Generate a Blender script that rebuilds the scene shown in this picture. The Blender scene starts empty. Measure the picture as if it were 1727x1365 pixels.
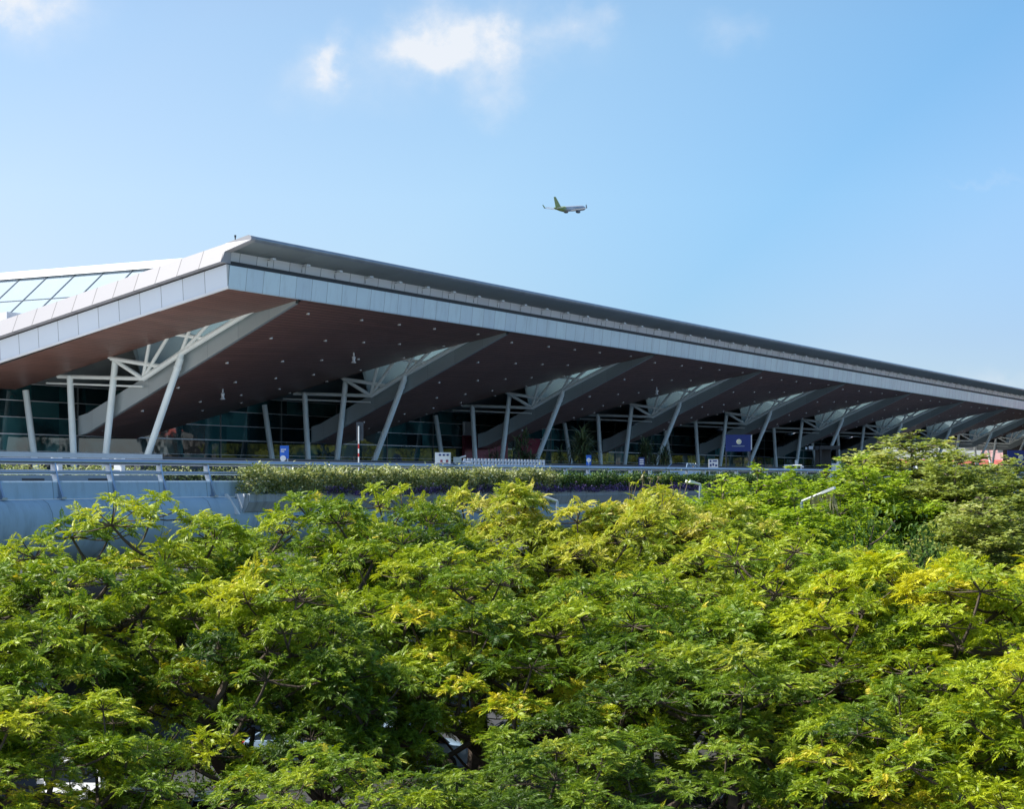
import bpy, math, random
import numpy as np
from mathutils import Vector, Matrix, Euler

random.seed(7)
SC = bpy.context.scene
COL = SC.collection
R = math.radians
HC = 10.0                      # camera height over the lower street
F = 2900.0                     # focal length in photo pixels (1727 wide)
SA, CA = 0.489, 0.872          # direction of the terminal's long front
E1 = np.array([SA, CA, 0.0]); E2 = np.array([-CA, SA, 0.0])
C0 = np.array([-16.2, 98.0, HC])
BAY = 25.9
U0 = 7.0
NB = 11
VG = 23.0
DECK = -0.35                   # deck level relative to the camera

def P(u, v, h):
    return tuple(C0 + u * E1 + v * E2 + np.array([0, 0, h]))

def at(px, py, Y):
    """world point on the sight line of a photo pixel, at distance Y"""
    return ((px - 863.5) / F * Y, Y, HC + (808 - py) / F * Y)

# ------------------------------------------------------------------ objects
def tag(o, label=None, cat=None, group=None, kind=None):
    if label: o['label'] = label
    if cat: o['category'] = cat
    if group: o['group'] = group
    if kind: o['kind'] = kind
    return o

def empty(name, loc, label=None, cat=None, group=None, rz=0.0):
    o = bpy.data.objects.new(name, None)
    o.empty_display_size = 0.5
    COL.objects.link(o)
    o.location = loc
    o.rotation_euler = (0, 0, rz)
    return tag(o, label, cat, group)

def root_of(o):
    while o.parent: o = o.parent
    return o

class MB:
    """collects faces, builds one mesh object"""
    def __init__(s):
        s.v = []; s.f = []; s.uv = {}; s.mi = []
    def face(s, pts, uvs=None, m=0):
        i = len(s.v)
        s.v += [tuple(p) for p in pts]
        s.f.append(list(range(i, i + len(pts)))); s.mi.append(m)
        if uvs is not None:
            for k, t in enumerate(uvs): s.uv[i + k] = t
    def grid(s, rows, uvrows=None, m=0, flip=False):
        i = len(s.v); nr = len(rows); nc = len(rows[0])
        for a in range(nr):
            for b in range(nc):
                s.v.append(tuple(rows[a][b]))
                if uvrows is not None: s.uv[i + a * nc + b] = uvrows[a][b]
        for a in range(nr - 1):
            for b in range(nc - 1):
                q = [i + a * nc + b, i + a * nc + b + 1, i + (a + 1) * nc + b + 1, i + (a + 1) * nc + b]
                s.f.append(q[::-1] if flip else q); s.mi.append(m)
    def hexa(s, c, m=0):
        """8 corners: bottom 4 ccw, top 4 ccw"""
        i = len(s.v); s.v += [tuple(p) for p in c]
        for q in ((0, 3, 2, 1), (4, 5, 6, 7), (0, 1, 5, 4), (1, 2, 6, 5), (2, 3, 7, 6), (3, 0, 4, 7)):
            s.f.append([i + k for k in q]); s.mi.append(m)
    def box(s, c, sz, m=0, ax=None):
        c = np.array(c, float)
        if ax is None: ax = (np.array([1, 0, 0.]), np.array([0, 1, 0.]), np.array([0, 0, 1.]))
        x, y, z = [np.array(a, float) * d / 2 for a, d in zip(ax, sz)]
        s.hexa([c - x - y - z, c + x - y - z, c + x + y - z, c - x + y - z,
                c - x - y + z, c + x - y + z, c + x + y + z, c - x + y + z], m)
    def bbox(s, u0, u1, v0, v1, h0, h1, m=0):
        """box aligned with the building"""
        s.hexa([P(u0, v0, h0), P(u0, v1, h0), P(u1, v1, h0), P(u1, v0, h0),
                P(u0, v0, h1), P(u0, v1, h1), P(u1, v1, h1), P(u1, v0, h1)][::1], m)
    def tube(s, pts, rad, n=10, m=0, cap=True):
        pts = [np.array(p, float) for p in pts]
        if np.isscalar(rad): rad = [rad] * len(pts)
        i0 = len(s.v)
        for k, p in enumerate(pts):
            d = pts[min(k + 1, len(pts) - 1)] - pts[max(k - 1, 0)]
            d = d / (np.linalg.norm(d) + 1e-9)
            a = np.array([0, 0, 1.]) if abs(d[2]) < 0.9 else np.array([1, 0, 0.])
            x = np.cross(a, d); x /= np.linalg.norm(x); y = np.cross(d, x)
            for j in range(n):
                t = 2 * math.pi * j / n
                s.v.append(tuple(p + rad[k] * (x * math.cos(t) + y * math.sin(t))))
        for k in range(len(pts) - 1):
            for j in range(n):
                a = i0 + k * n + j; b = i0 + k * n + (j + 1) % n
                s.f.append([a, b, b + n, a + n]); s.mi.append(m)
        if cap:
            s.f.append([i0 + j for j in range(n)][::-1]); s.mi.append(m)
            e = i0 + (len(pts) - 1) * n
            s.f.append([e + j for j in range(n)]); s.mi.append(m)
    def disc(s, c, r, nrm, n=12, m=0):
        nrm = np.array(nrm, float); nrm /= np.linalg.norm(nrm)
        a = np.array([0, 0, 1.]) if abs(nrm[2]) < 0.9 else np.array([1, 0, 0.])
        x = np.cross(a, nrm); x /= np.linalg.norm(x); y = np.cross(nrm, x)
        s.face([np.array(c) + r * (x * math.cos(2 * math.pi * j / n) + y * math.sin(2 * math.pi * j / n)) for j in range(n)], m=m)
    def build(s, name, mat, parent=None, smooth=False, world=True, loc=None):
        off = np.zeros(3)
        if parent is not None and world: off = np.array(root_of(parent).location)
        elif loc is not None: off = np.array(loc)
        me = bpy.data.meshes.new(name)
        me.from_pydata([tuple(np.array(p) - off) for p in s.v], [], s.f)
        mats = mat if isinstance(mat, (list, tuple)) else [mat]
        for x in mats: me.materials.append(x)
        if len(mats) > 1:
            me.polygons.foreach_set('material_index', s.mi)
        if s.uv:
            lay = me.uv_layers.new(name='UVMap')
            for lp in me.loops:
                lay.data[lp.index].uv = s.uv.get(lp.vertex_index, (0, 0))
        if smooth:
            me.polygons.foreach_set('use_smooth', [True] * len(me.polygons))
            me.set_sharp_from_angle(angle=R(40))
        me.update()
        o = bpy.data.objects.new(name, me)
        COL.objects.link(o)
        if parent is not None: o.parent = parent
        elif loc is not None: o.location = loc
        return o

def copy_tree(o, parent=None):
    c = o.copy(); COL.objects.link(c)
    if parent is not None: c.parent = parent
    for ch in list(o.children): copy_tree(ch, c)
    return c

# ---------------------------------------------------------------- materials
def nmat(name):
    m = bpy.data.materials.new(name); m.use_nodes = True
    nt = m.node_tree; nt.nodes.clear()
    out = nt.nodes.new('ShaderNodeOutputMaterial')
    b = nt.nodes.new('ShaderNodeBsdfPrincipled')
    nt.links.new(b.outputs[0], out.inputs[0])
    return m, nt, b, out

def N(nt, t, **kw):
    n = nt.nodes.new(t)
    for k, v in kw.items():
        if hasattr(n, k): setattr(n, k, v)
    return n

def mathn(nt, op, a, b=None):
    n = nt.nodes.new('ShaderNodeMath'); n.operation = op
    for i, x in enumerate((a, b)):
        if x is None: continue
        if isinstance(x, (int, float)): n.inputs[i].default_value = x
        else: nt.links.new(x, n.inputs[i])
    return n.outputs[0]

def mixc(nt, fac, a, b, mode='MIX'):
    n = nt.nodes.new('ShaderNodeMix'); n.data_type = 'RGBA'; n.blend_type = mode
    for sock, x in ((n.inputs[0], fac), (n.inputs[6], a), (n.inputs[7], b)):
        if isinstance(x, (int, float)): sock.default_value = x
        elif isinstance(x, tuple): sock.default_value = (*x[:3], 1)
        else: nt.links.new(x, sock)
    return n.outputs[2]

def ramp(nt, fac, stops):
    n = nt.nodes.new('ShaderNodeValToRGB')
    e = n.color_ramp.elements
    while len(e) < len(stops): e.new(0.5)
    for k, (p, c) in enumerate(stops):
        e[k].position = p; e[k].color = (*c[:3], 1)
    nt.links.new(fac, n.inputs[0])
    return n.outputs[0]

def noise(nt, scale, detail=4, rough=0.55, vec=None, coord='Object'):
    n = nt.nodes.new('ShaderNodeTexNoise')
    n.inputs['Scale'].default_value = scale; n.inputs['Detail'].default_value = detail
    n.inputs['Roughness'].default_value = rough
    if vec is None:
        tc = nt.nodes.new('ShaderNodeTexCoord'); vec = tc.outputs[coord]
    nt.links.new(vec, n.inputs['Vector'])
    return n.outputs[0]

def plain(name, col, rough=0.5, metal=0.0, var=0.12, scale=1.5, spec=0.5, bump=0.0):
    m, nt, b, out = nmat(name)
    f = noise(nt, scale)
    lo = tuple(c * (1 - var) for c in col); hi = tuple(min(1, c * (1 + var)) for c in col)
    nt.links.new(ramp(nt, f, [(0.3, lo), (0.7, hi)]), b.inputs['Base Color'])
    b.inputs['Roughness'].default_value = rough; b.inputs['Metallic'].default_value = metal
    b.inputs['Specular IOR Level'].default_value = spec
    if bump:
        bp = nt.nodes.new('ShaderNodeBump'); bp.inputs['Strength'].default_value = bump
        bp.inputs['Distance'].default_value = 0.02
        nt.links.new(noise(nt, scale * 12), bp.inputs['Height']); nt.links.new(bp.outputs[0], b.inputs['Normal'])
    return m

def panelled(name, col, w, groove=0.02, rough=0.35, var=0.06, metal=0.0, gdark=0.35, wy=None, gy=0.02, dirt=0.1, stain=None, sk=.7):
    """cladding with seams every w metres along uv.x (and wy along uv.y)"""
    m, nt, b, out = nmat(name)
    uv = nt.nodes.new('ShaderNodeUVMap'); sep = nt.nodes.new('ShaderNodeSeparateXYZ')
    nt.links.new(uv.outputs[0], sep.inputs[0])
    def seam(s, w, g):
        q = mathn(nt, 'DIVIDE', s, w)
        fr = mathn(nt, 'FRACT', q)
        d = mathn(nt, 'ABSOLUTE', mathn(nt, 'SUBTRACT', fr, 0.5))
        return mathn(nt, 'GREATER_THAN', d, 0.5 - g / w / 2), mathn(nt, 'FLOOR', q)
    s1, id1 = seam(sep.outputs[0], w, groove)
    tot = s1; idn = id1
    if wy:
        s2, id2 = seam(sep.outputs[1], wy, gy)
        tot = mathn(nt, 'MAXIMUM', s1, s2)
        idn = mathn(nt, 'ADD', id1, mathn(nt, 'MULTIPLY', id2, 17.3))
    wn = nt.nodes.new('ShaderNodeTexWhiteNoise'); wn.noise_dimensions = '1D'
    nt.links.new(idn, wn.inputs['W'])
    lo = tuple(c * (1 - var) for c in col); hi = tuple(min(1, c * (1 + var)) for c in col)
    c = ramp(nt, wn.outputs[0], [(0, lo), (1, hi)])
    nz = noise(nt, 0.9, 6, 0.6)
    c = mixc(nt, mathn(nt, 'MULTIPLY', nz, dirt), c, tuple(x * 0.45 for x in col))
    if stain:                       # rain streaks running down from the top edge
        cx = nt.nodes.new('ShaderNodeCombineXYZ')
        nt.links.new(mathn(nt, 'MULTIPLY', sep.outputs[0], stain), cx.inputs[0])
        nt.links.new(mathn(nt, 'MULTIPLY', sep.outputs[1], 0.35), cx.inputs[1])
        st = noise(nt, 1.0, 5, 0.7, cx.outputs[0])
        c = mixc(nt, ramp(nt, st, [(0.5, (0, 0, 0)), (0.72, (sk, sk, sk))]), c, tuple(x * 0.3 for x in col))
    c = mixc(nt, tot, c, tuple(x * gdark for x in col))
    nt.links.new(c, b.inputs['Base Color'])
    b.inputs['Roughness'].default_value = rough; b.inputs['Metallic'].default_value = metal
    bp = nt.nodes.new('ShaderNodeBump'); bp.invert = True
    bp.inputs['Strength'].default_value = 0.5; bp.inputs['Distance'].default_value = 0.02
    nt.links.new(tot, bp.inputs['Height']); nt.links.new(bp.outputs[0], b.inputs['Normal'])
    return m

def foliage(name, stops, rough=0.46, spec=0.34, trans=0.30, tint=(1.25, 1.2, 0.55)):
    m, nt, b, out = nmat(name)
    at_ = nt.nodes.new('ShaderNodeAttribute'); at_.attribute_name = 'tone'
    c = ramp(nt, at_.outputs['Fac'], stops)
    nt.links.new(c, b.inputs['Base Color'])
    b.inputs['Roughness'].default_value = rough; b.inputs['Specular IOR Level'].default_value = spec
    tr = nt.nodes.new('ShaderNodeBsdfTranslucent')
    nt.links.new(mixc(nt, 1.0, c, tint, 'MULTIPLY'), tr.inputs[0])
    mx = nt.nodes.new('ShaderNodeMixShader'); mx.inputs[0].default_value = trans
    nt.links.new(b.outputs[0], mx.inputs[1]); nt.links.new(tr.outputs[0], mx.inputs[2])
    nt.links.new(mx.outputs[0], out.inputs[0])
    return m

def thin_glass(name, col, gloss=0.12):
    m, nt, b, out = nmat(name)
    nt.nodes.remove(b)
    t = nt.nodes.new('ShaderNodeBsdfTransparent'); t.inputs[0].default_value = (*col, 1)
    g = nt.nodes.new('ShaderNodeBsdfGlossy'); g.inputs['Roughness'].default_value = 0.03
    fr = nt.nodes.new('ShaderNodeFresnel'); fr.inputs[0].default_value = 1.6
    mx = nt.nodes.new('ShaderNodeMixShader')
    nt.links.new(mathn(nt, 'ADD', fr.outputs[0], gloss), mx.inputs[0])
    nt.links.new(t.outputs[0], mx.inputs[1]); nt.links.new(g.outputs[0], mx.inputs[2])
    nt.links.new(mx.outputs[0], out.inputs[0])
    return m

M = {}
M['fascia'] = panelled('fascia_panels', (.72, .89, .98), 1.6, .035, .32, .055, 0.25, .38, dirt=.2, stain=1.6, sk=.22)
M['end_upper'] = panelled('end_panels', (.29, .29, .315), 1.62, .06, .55, .03, 0.0, .35, dirt=.06)
M['end_lower'] = panelled('end_lower_panels', (.66, .74, .82), 1.62, .04, .35, .04, 0.2, .4, dirt=.08)
M['upper_band'] = panelled('upper_band_panels', (.92, .92, .95), 1.6, .05, .4, .07, 0.0, .35, dirt=.2)
M['white'] = plain('white_paint', (.74, .76, .76), .38, var=.05)
M['steel'] = plain('painted_steel', (.76, .82, .79), .35, var=.07, scale=.8)
M['column'] = plain('column_paint', (.80, .90, .89), .32, var=.06, scale=.7)
M['girder'] = panelled('girder_cladding', (.34, .39, .395), 2.4, .02, .35, .07, 0.2, .55, dirt=.25)
M['dark'] = plain('dark_reveal', (.045, .05, .055), .55)
M['lip_under'] = panelled('eave_lining', (.25, .295, .31), 3.2, .03, .5, .07, 0.0, .6, dirt=.2)
M['lip_edge'] = plain('eave_edge_metal', (.30, .34, .38), .3, metal=.4)
M['roof_top'] = plain('roof_sheet', (.5, .52, .54), .5)
M['black'] = plain('black_plastic', (.015, .016, .018), .4)
M['concrete'] = panelled('bridge_concrete', (.45, .60, .70), 3.05, .05, .8, .02, 0, .5, dirt=.4, stain=1.4, sk=.45)
M['parapet'] = panelled('parapet_concrete', (.48, .64, .76), 2.98, .04, .75, .02, 0, .5, dirt=.45, stain=2.0, sk=.4)
M['planter'] = panelled('planter_concrete', (.42, .46, .47), 3.4, .03, .8, .06, 0, .4, dirt=.4, stain=2.5)
M['pale_concrete'] = plain('pale_concrete', (.66, .67, .68), .8, var=.08, bump=.2)
M['rail'] = plain('rail_steel', (.36, .42, .50), .3, metal=.75, var=.05)
M['asphalt'] = plain('asphalt', (.045, .046, .048), .85, var=.25, scale=.4, bump=.3)
M['deckroad'] = plain('deck_asphalt', (.26, .26, .26), .85, var=.15, scale=.5)
M['paving'] = plain('pale_paving', (.52, .51, .49), .8, var=.12, scale=.6)
M['soil'] = plain('soil', (.05, .038, .025), .95, var=.4, scale=1.2)
M['fence_paint'] = plain('fence_paint', (.42, .48, .55), .5)
M['bar_grey'] = plain('glazing_bar_grey', (.14, .17, .19), .4)
M['side_grey'] = plain('inner_side_lining', (.13, .145, .15), .5)
M['cap'] = plain('eave_cap_paint', (.38, .38, .40), .5, var=.03)
M['kerb_dark'] = plain('dark_kerb', (.055, .065, .08), .6)
M['ceil_grey'] = plain('light_well_paint', (.22, .25, .25), .5)
M['bark'] = plain('bark', (.085, .062, .045), .85, var=.45, scale=2.5, bump=.6)
M['bark_pale'] = plain('pale_bark', (.15, .12, .09), .85, var=.4, scale=2.5, bump=.5)
M['blue_sign'] = plain('blue_sign', (.006, .022, .16), .35, var=.08)
M['bright_blue'] = plain('bright_blue', (.012, .12, .55), .35, var=.06)
M['emblem'] = plain('emblem_gold', (.62, .60, .36), .5)
M['red'] = plain('signal_red', (.5, .03, .03), .45)
M['crimson'] = plain('crimson_panel', (.24, .035, .06), .4, var=.15)
M['yellow'] = plain('yellow_letters', (.62, .46, .03), .5)
M['text_white'] = plain('white_letters', (.75, .78, .8), .5)
M['pink'] = panelled('pink_render', (.50, .30, .29), 3.2, .25, .8, .08, 0, .55, wy=3.0, gy=.3)
M['red_roof'] = plain('red_roof_sheet', (.55, .13, .10), .55)
M['beige_wall'] = panelled('beige_render', (.62, .60, .55), 3.4, 1.4, .8, .08, 0, .12, wy=3.2, gy=1.5)
M['grey_wall'] = panelled('grey_render', (.55, .57, .58), 2.8, .9, .8, .08, 0, .15, wy=3.1, gy=1.2)
M['dim_wall'] = panelled('annex_wall', (.20, .20, .19), 4.2, 2.2, .8, .25, 0, .12, wy=5.2, gy=2.4)
M['skyglass'] = plain('pale_roof_glass', (.42, .50, .55), .06, var=.05, scale=.3, spec=.8)
M['carglass'] = plain('car_glass', (.01, .013, .016), .06, var=.02)
M['rubber'] = plain('rubber', (.02, .02, .02), .8)
M['chrome'] = plain('chrome', (.6, .6, .62), .15, metal=.9)
M['lamp_lens'] = plain('lamp_lens', (.75, .78, .8), .12)
M['trim_disc'] = plain('downlight_trim', (.62, .62, .6), .3, var=.02)

# soffit planks: brown metal strips
def soffit_mat():
    m, nt, b, out = nmat('brown_soffit_planks')
    uv = nt.nodes.new('ShaderNodeUVMap'); sep = nt.nodes.new('ShaderNodeSeparateXYZ')
    nt.links.new(uv.outputs[0], sep.inputs[0])
    q = mathn(nt, 'DIVIDE', sep.outputs[1], 0.30)
    fr = mathn(nt, 'FRACT', q)
    g = mathn(nt, 'GREATER_THAN', fr, 0.86)
    wn = nt.nodes.new('ShaderNodeTexWhiteNoise'); wn.noise_dimensions = '2D'
    cx = nt.nodes.new('ShaderNodeCombineXYZ')
    nt.links.new(mathn(nt, 'FLOOR', q), cx.inputs[0])
    nt.links.new(mathn(nt, 'FLOOR', mathn(nt, 'DIVIDE', mathn(nt, 'ADD', sep.outputs[0], mathn(nt, 'MULTIPLY', mathn(nt, 'FLOOR', q), 1.7)), 5.2)), cx.inputs[1])
    nt.links.new(cx.outputs[0], wn.inputs['Vector'])
    c = ramp(nt, wn.outputs[0], [(0, (.18, .092, .07)), (1, (.24, .122, .094))])
    c = mixc(nt, mathn(nt, 'MULTIPLY', noise(nt, .25, 3), .35), c, (.09, .04, .03))
    c = mixc(nt, g, c, (.02, .01, .008))
    nt.links.new(c, b.inputs['Base Color'])
    b.inputs['Roughness'].default_value = .45
    bp = nt.nodes.new('ShaderNodeBump'); bp.invert = True; bp.inputs['Distance'].default_value = .03
    bp.inputs['Strength'].default_value = .6
    nt.links.new(g, bp.inputs['Height']); nt.links.new(bp.outputs[0], b.inputs['Normal'])
    return m
M['soffit'] = soffit_mat()

# facade glass: dark teal, mirror-like, pane joints and a slightly uneven surface
def facade_glass():
    m, nt, b, out = nmat('teal_facade_glass')
    uv = nt.nodes.new('ShaderNodeUVMap'); sep = nt.nodes.new('ShaderNodeSeparateXYZ')
    nt.links.new(uv.outputs[0], sep.inputs[0])
    ix = mathn(nt, 'FLOOR', mathn(nt, 'DIVIDE', sep.outputs[0], 2.6))
    iy = mathn(nt, 'FLOOR', mathn(nt, 'DIVIDE', mathn(nt, 'ADD', sep.outputs[1], .39), 1.13))
    cx = nt.nodes.new('ShaderNodeCombineXYZ'); nt.links.new(ix, cx.inputs[0]); nt.links.new(iy, cx.inputs[1])
    wn = nt.nodes.new('ShaderNodeTexWhiteNoise'); wn.noise_dimensions = '2D'; nt.links.new(cx.outputs[0], wn.inputs['Vector'])
    c = ramp(nt, wn.outputs[0], [(0, (.006, .022, .026)), (.35, (.014, .06, .066)), (.7, (.03, .12, .125)), (1, (.07, .22, .22))])
    c = mixc(nt, ramp(nt, noise(nt, .35, 3), [(.45, (0, 0, 0)), (.68, (1, 1, 1))]), c, (.004, .010, .012))
    nt.links.new(c, b.inputs['Base Color'])
    b.inputs['Roughness'].default_value = .03; b.inputs['IOR'].default_value = 1.9
    bp = nt.nodes.new('ShaderNodeBump'); bp.inputs['Strength'].default_value = .25; bp.inputs['Distance'].default_value = .05
    hsum = mathn(nt, 'ADD', noise(nt, .5, 2), mathn(nt, 'MULTIPLY', wn.outputs[0], .0))
    nt.links.new(hsum, bp.inputs['Height']); nt.links.new(bp.outputs[0], b.inputs['Normal'])
    return m
M['facade'] = facade_glass()

GREEN = [(0, (.03, .075, .008)), (.35, (.15, .255, .014)), (.7, (.37, .46, .024)), (.93, (.52, .55, .03)), (.965, (.60, .54, .03)), (1, (.64, .54, .06))]
OLIVE = [(0, (.05, .10, .012)), (.35, (.20, .28, .02)), (.65, (.39, .45, .035)), (.85, (.56, .55, .06)), (.95, (.64, .59, .14)), (1, (.70, .65, .28))]
GOLD = [(0, (.05, .11, .008)), (.35, (.22, .32, .014)), (.6, (.43, .51, .018)), (.85, (.52, .55, .02)), (.95, (.60, .54, .02)), (1, (.64, .52, .03))]
SHADED = [(0, (.025, .06, .008)), (.5, (.12, .21, .015)), (.85, (.29, .39, .022)), (1, (.46, .48, .05))]  # darker green: shade low in the grove put into the leaf colour
FINE_B = [(0, (.10, .19, .012)), (.5, (.32, .46, .03)), (1, (.50, .58, .08))]
FINE_O = [(0, (.10, .15, .03)), (.5, (.32, .39, .09)), (1, (.55, .57, .22))]
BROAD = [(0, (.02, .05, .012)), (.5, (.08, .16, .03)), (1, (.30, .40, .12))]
M['leaf_green'] = foliage('green_leaves', GREEN)
M['leaf_olive'] = foliage('yellowing_leaves', OLIVE)
M['leaf_gold'] = foliage('golden_leaves', GOLD)
M['leaf_shaded'] = foliage('shaded_green_leaves', SHADED)
M['leaf_fine_b'] = foliage('fine_bright_leaves', FINE_B)
M['leaf_fine_o'] = foliage('fine_olive_leaves', FINE_O)
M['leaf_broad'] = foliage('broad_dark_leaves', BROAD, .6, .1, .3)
M['hedge_pale'] = foliage('variegated_hedge', [(0, (.06, .10, .025)), (.4, (.27, .33, .12)), (.75, (.58, .60, .34)), (1, (.75, .75, .58))], trans=.25)
M['hedge_dark'] = foliage('dark_hedge', [(0, (.02, .045, .014)), (.6, (.08, .16, .04)), (1, (.24, .36, .09))], trans=.2)
M['flowers'] = foliage('purple_flowers', [(0, (.03, .07, .025)), (.35, (.10, .07, .14)), (1, (.40, .22, .70))], trans=.2, tint=(1, 1, 1))
M['strap'] = foliage('strap_leaves', [(0, (.03, .05, .025)), (.6, (.11, .16, .07)), (1, (.34, .38, .2))], trans=.15)
M['dry'] = foliage('dry_frond', [(0, (.16, .15, .07)), (1, (.38, .36, .2))], trans=.25)
#BUILDING
# ============================================================ THE TERMINAL
troot = empty('terminal_building', P(0, 0, DECK),
              'long airport terminal with brown underside canopy, pale fascia and slanting white columns', 'terminal')
UE = U0 + BAY * NB                       # far end of the canopy
def S_lo(v, hm=2.9): return max(10.9 - .455 * v, hm)
def S_hi(v): return 10.9 - .215 * v
def gap(v):
    t = min(1, max(0, (v - 1.2) / 5.5)); t = t * t * (3 - 2 * t)
    return .85 * t - .2 * max(0, (v - 14) / 9.0)
VS = [0, .4, 1, 2, 3, 4.5, 6, 7.5, 9, 10.5, 12, 13.5, 15, 16.2, 17.2, 18, 19.5, 21, 22.2, 23.4]

def soffit_piece(ul, ur, lo, hi, name):
    """ul/ur/lo/hi are functions of v"""
    mb = MB(); nc = 12
    rows, uvs = [], []
    for v in VS:
        a, b = ul(v), ur(v)
        rows.append([P(a + (b - a) * j / (nc - 1), v, lo(v) + (hi(v) - lo(v)) * j / (nc - 1)) for j in range(nc)])
        uvs.append([(a + (b - a) * j / (nc - 1), v) for j in range(nc)])
    mb.grid(rows, uvs)
    return mb.build(name, M['soffit'], troot)

def roof_piece(ul, ur, tl, tr, lo, hi, vmax, well=True):
    mb = MB(); nc = 4
    vs = [2.0, 4, 6, 9, 12, 15, 18, 21, 24] + ([30, 40, 55] if vmax > 30 else [])
    rows = []
    for v in vs:
        vv = min(v, 24)
        a, b = ul(vv), ur(vv)
        rows.append([P(a + (b - a) * j / (nc - 1), v, tl(vv) + (tr(vv) - tl(vv)) * j / (nc - 1)) for j in range(nc)])
    rows.insert(0, [P(ul(.4) + (ur(.4) - ul(.4)) * j / (nc - 1), 1.0, 13.15) for j in range(nc)])
    mb.grid(rows, flip=True)
    # the two long sides
    W_ = [v for v in VS if v >= 1]
    r1 = [P(ul(v), v, lo(v)) for v in W_]; r1t = [P(ul(v), v, max(tl(v), lo(v) + .1)) for v in W_]
    mb.grid([r1, r1t], m=1)
    if well:
        r2 = [P(ur(v), v, hi(v)) for v in W_]; r2t = [P(ur(v), v, tr(v)) for v in W_]
        mb.grid([r2, r2t], m=1, flip=True)
    r3 = [P(ul(23.4) + (ur(23.4) - ul(23.4)) * j / 3, 23.4, lo(23.4) + (hi(23.4) - lo(23.4)) * j / 3) for j in range(4)]
    r3t = [P(ul(23.4) + (ur(23.4) - ul(23.4)) * j / 3, 23.4, tl(23.4) + (tr(23.4) - tl(23.4)) * j / 3) for j in range(4)]
    mb.grid([r3, r3t], m=1)
    return mb.build('roof_panel', [M['roof_top'], M['side_grey']], troot)

frosted, nt, b, out = nmat('frosted_skylight')
b.inputs['Base Color'].default_value = (.6, .68, .66, 1); b.inputs['Roughness'].default_value = .2
tr = nt.nodes.new('ShaderNodeBsdfTranslucent'); tr.inputs[0].default_value = (.20, .27, .255, 1)
tp = nt.nodes.new('ShaderNodeBsdfTransparent'); tp.inputs[0].default_value = (.52, .62, .59, 1)
m1 = nt.nodes.new('ShaderNodeMixShader'); m1.inputs[0].default_value = .2
m2 = nt.nodes.new('ShaderNodeMixShader'); m2.inputs[0].default_value = .30
nt.links.new(tr.outputs[0], m1.inputs[1]); nt.links.new(b.outputs[0], m1.inputs[2])
nt.links.new(m1.outputs[0], m2.inputs[1]); nt.links.new(tp.outputs[0], m2.inputs[2])
nt.links.new(m2.outputs[0], out.inputs[0])
M['frosted'] = frosted

# end bay (between the gable edge and the first girder)
soffit_piece(lambda v: 0.02, lambda v: U0 - gap(v), S_hi, S_hi, 'soffit')
roof_piece(lambda v: 0.3, lambda v: U0 - gap(v), lambda v: S_hi(v) + 2.3, lambda v: S_hi(v) + 2.3, S_hi, S_hi, 55)

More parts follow.
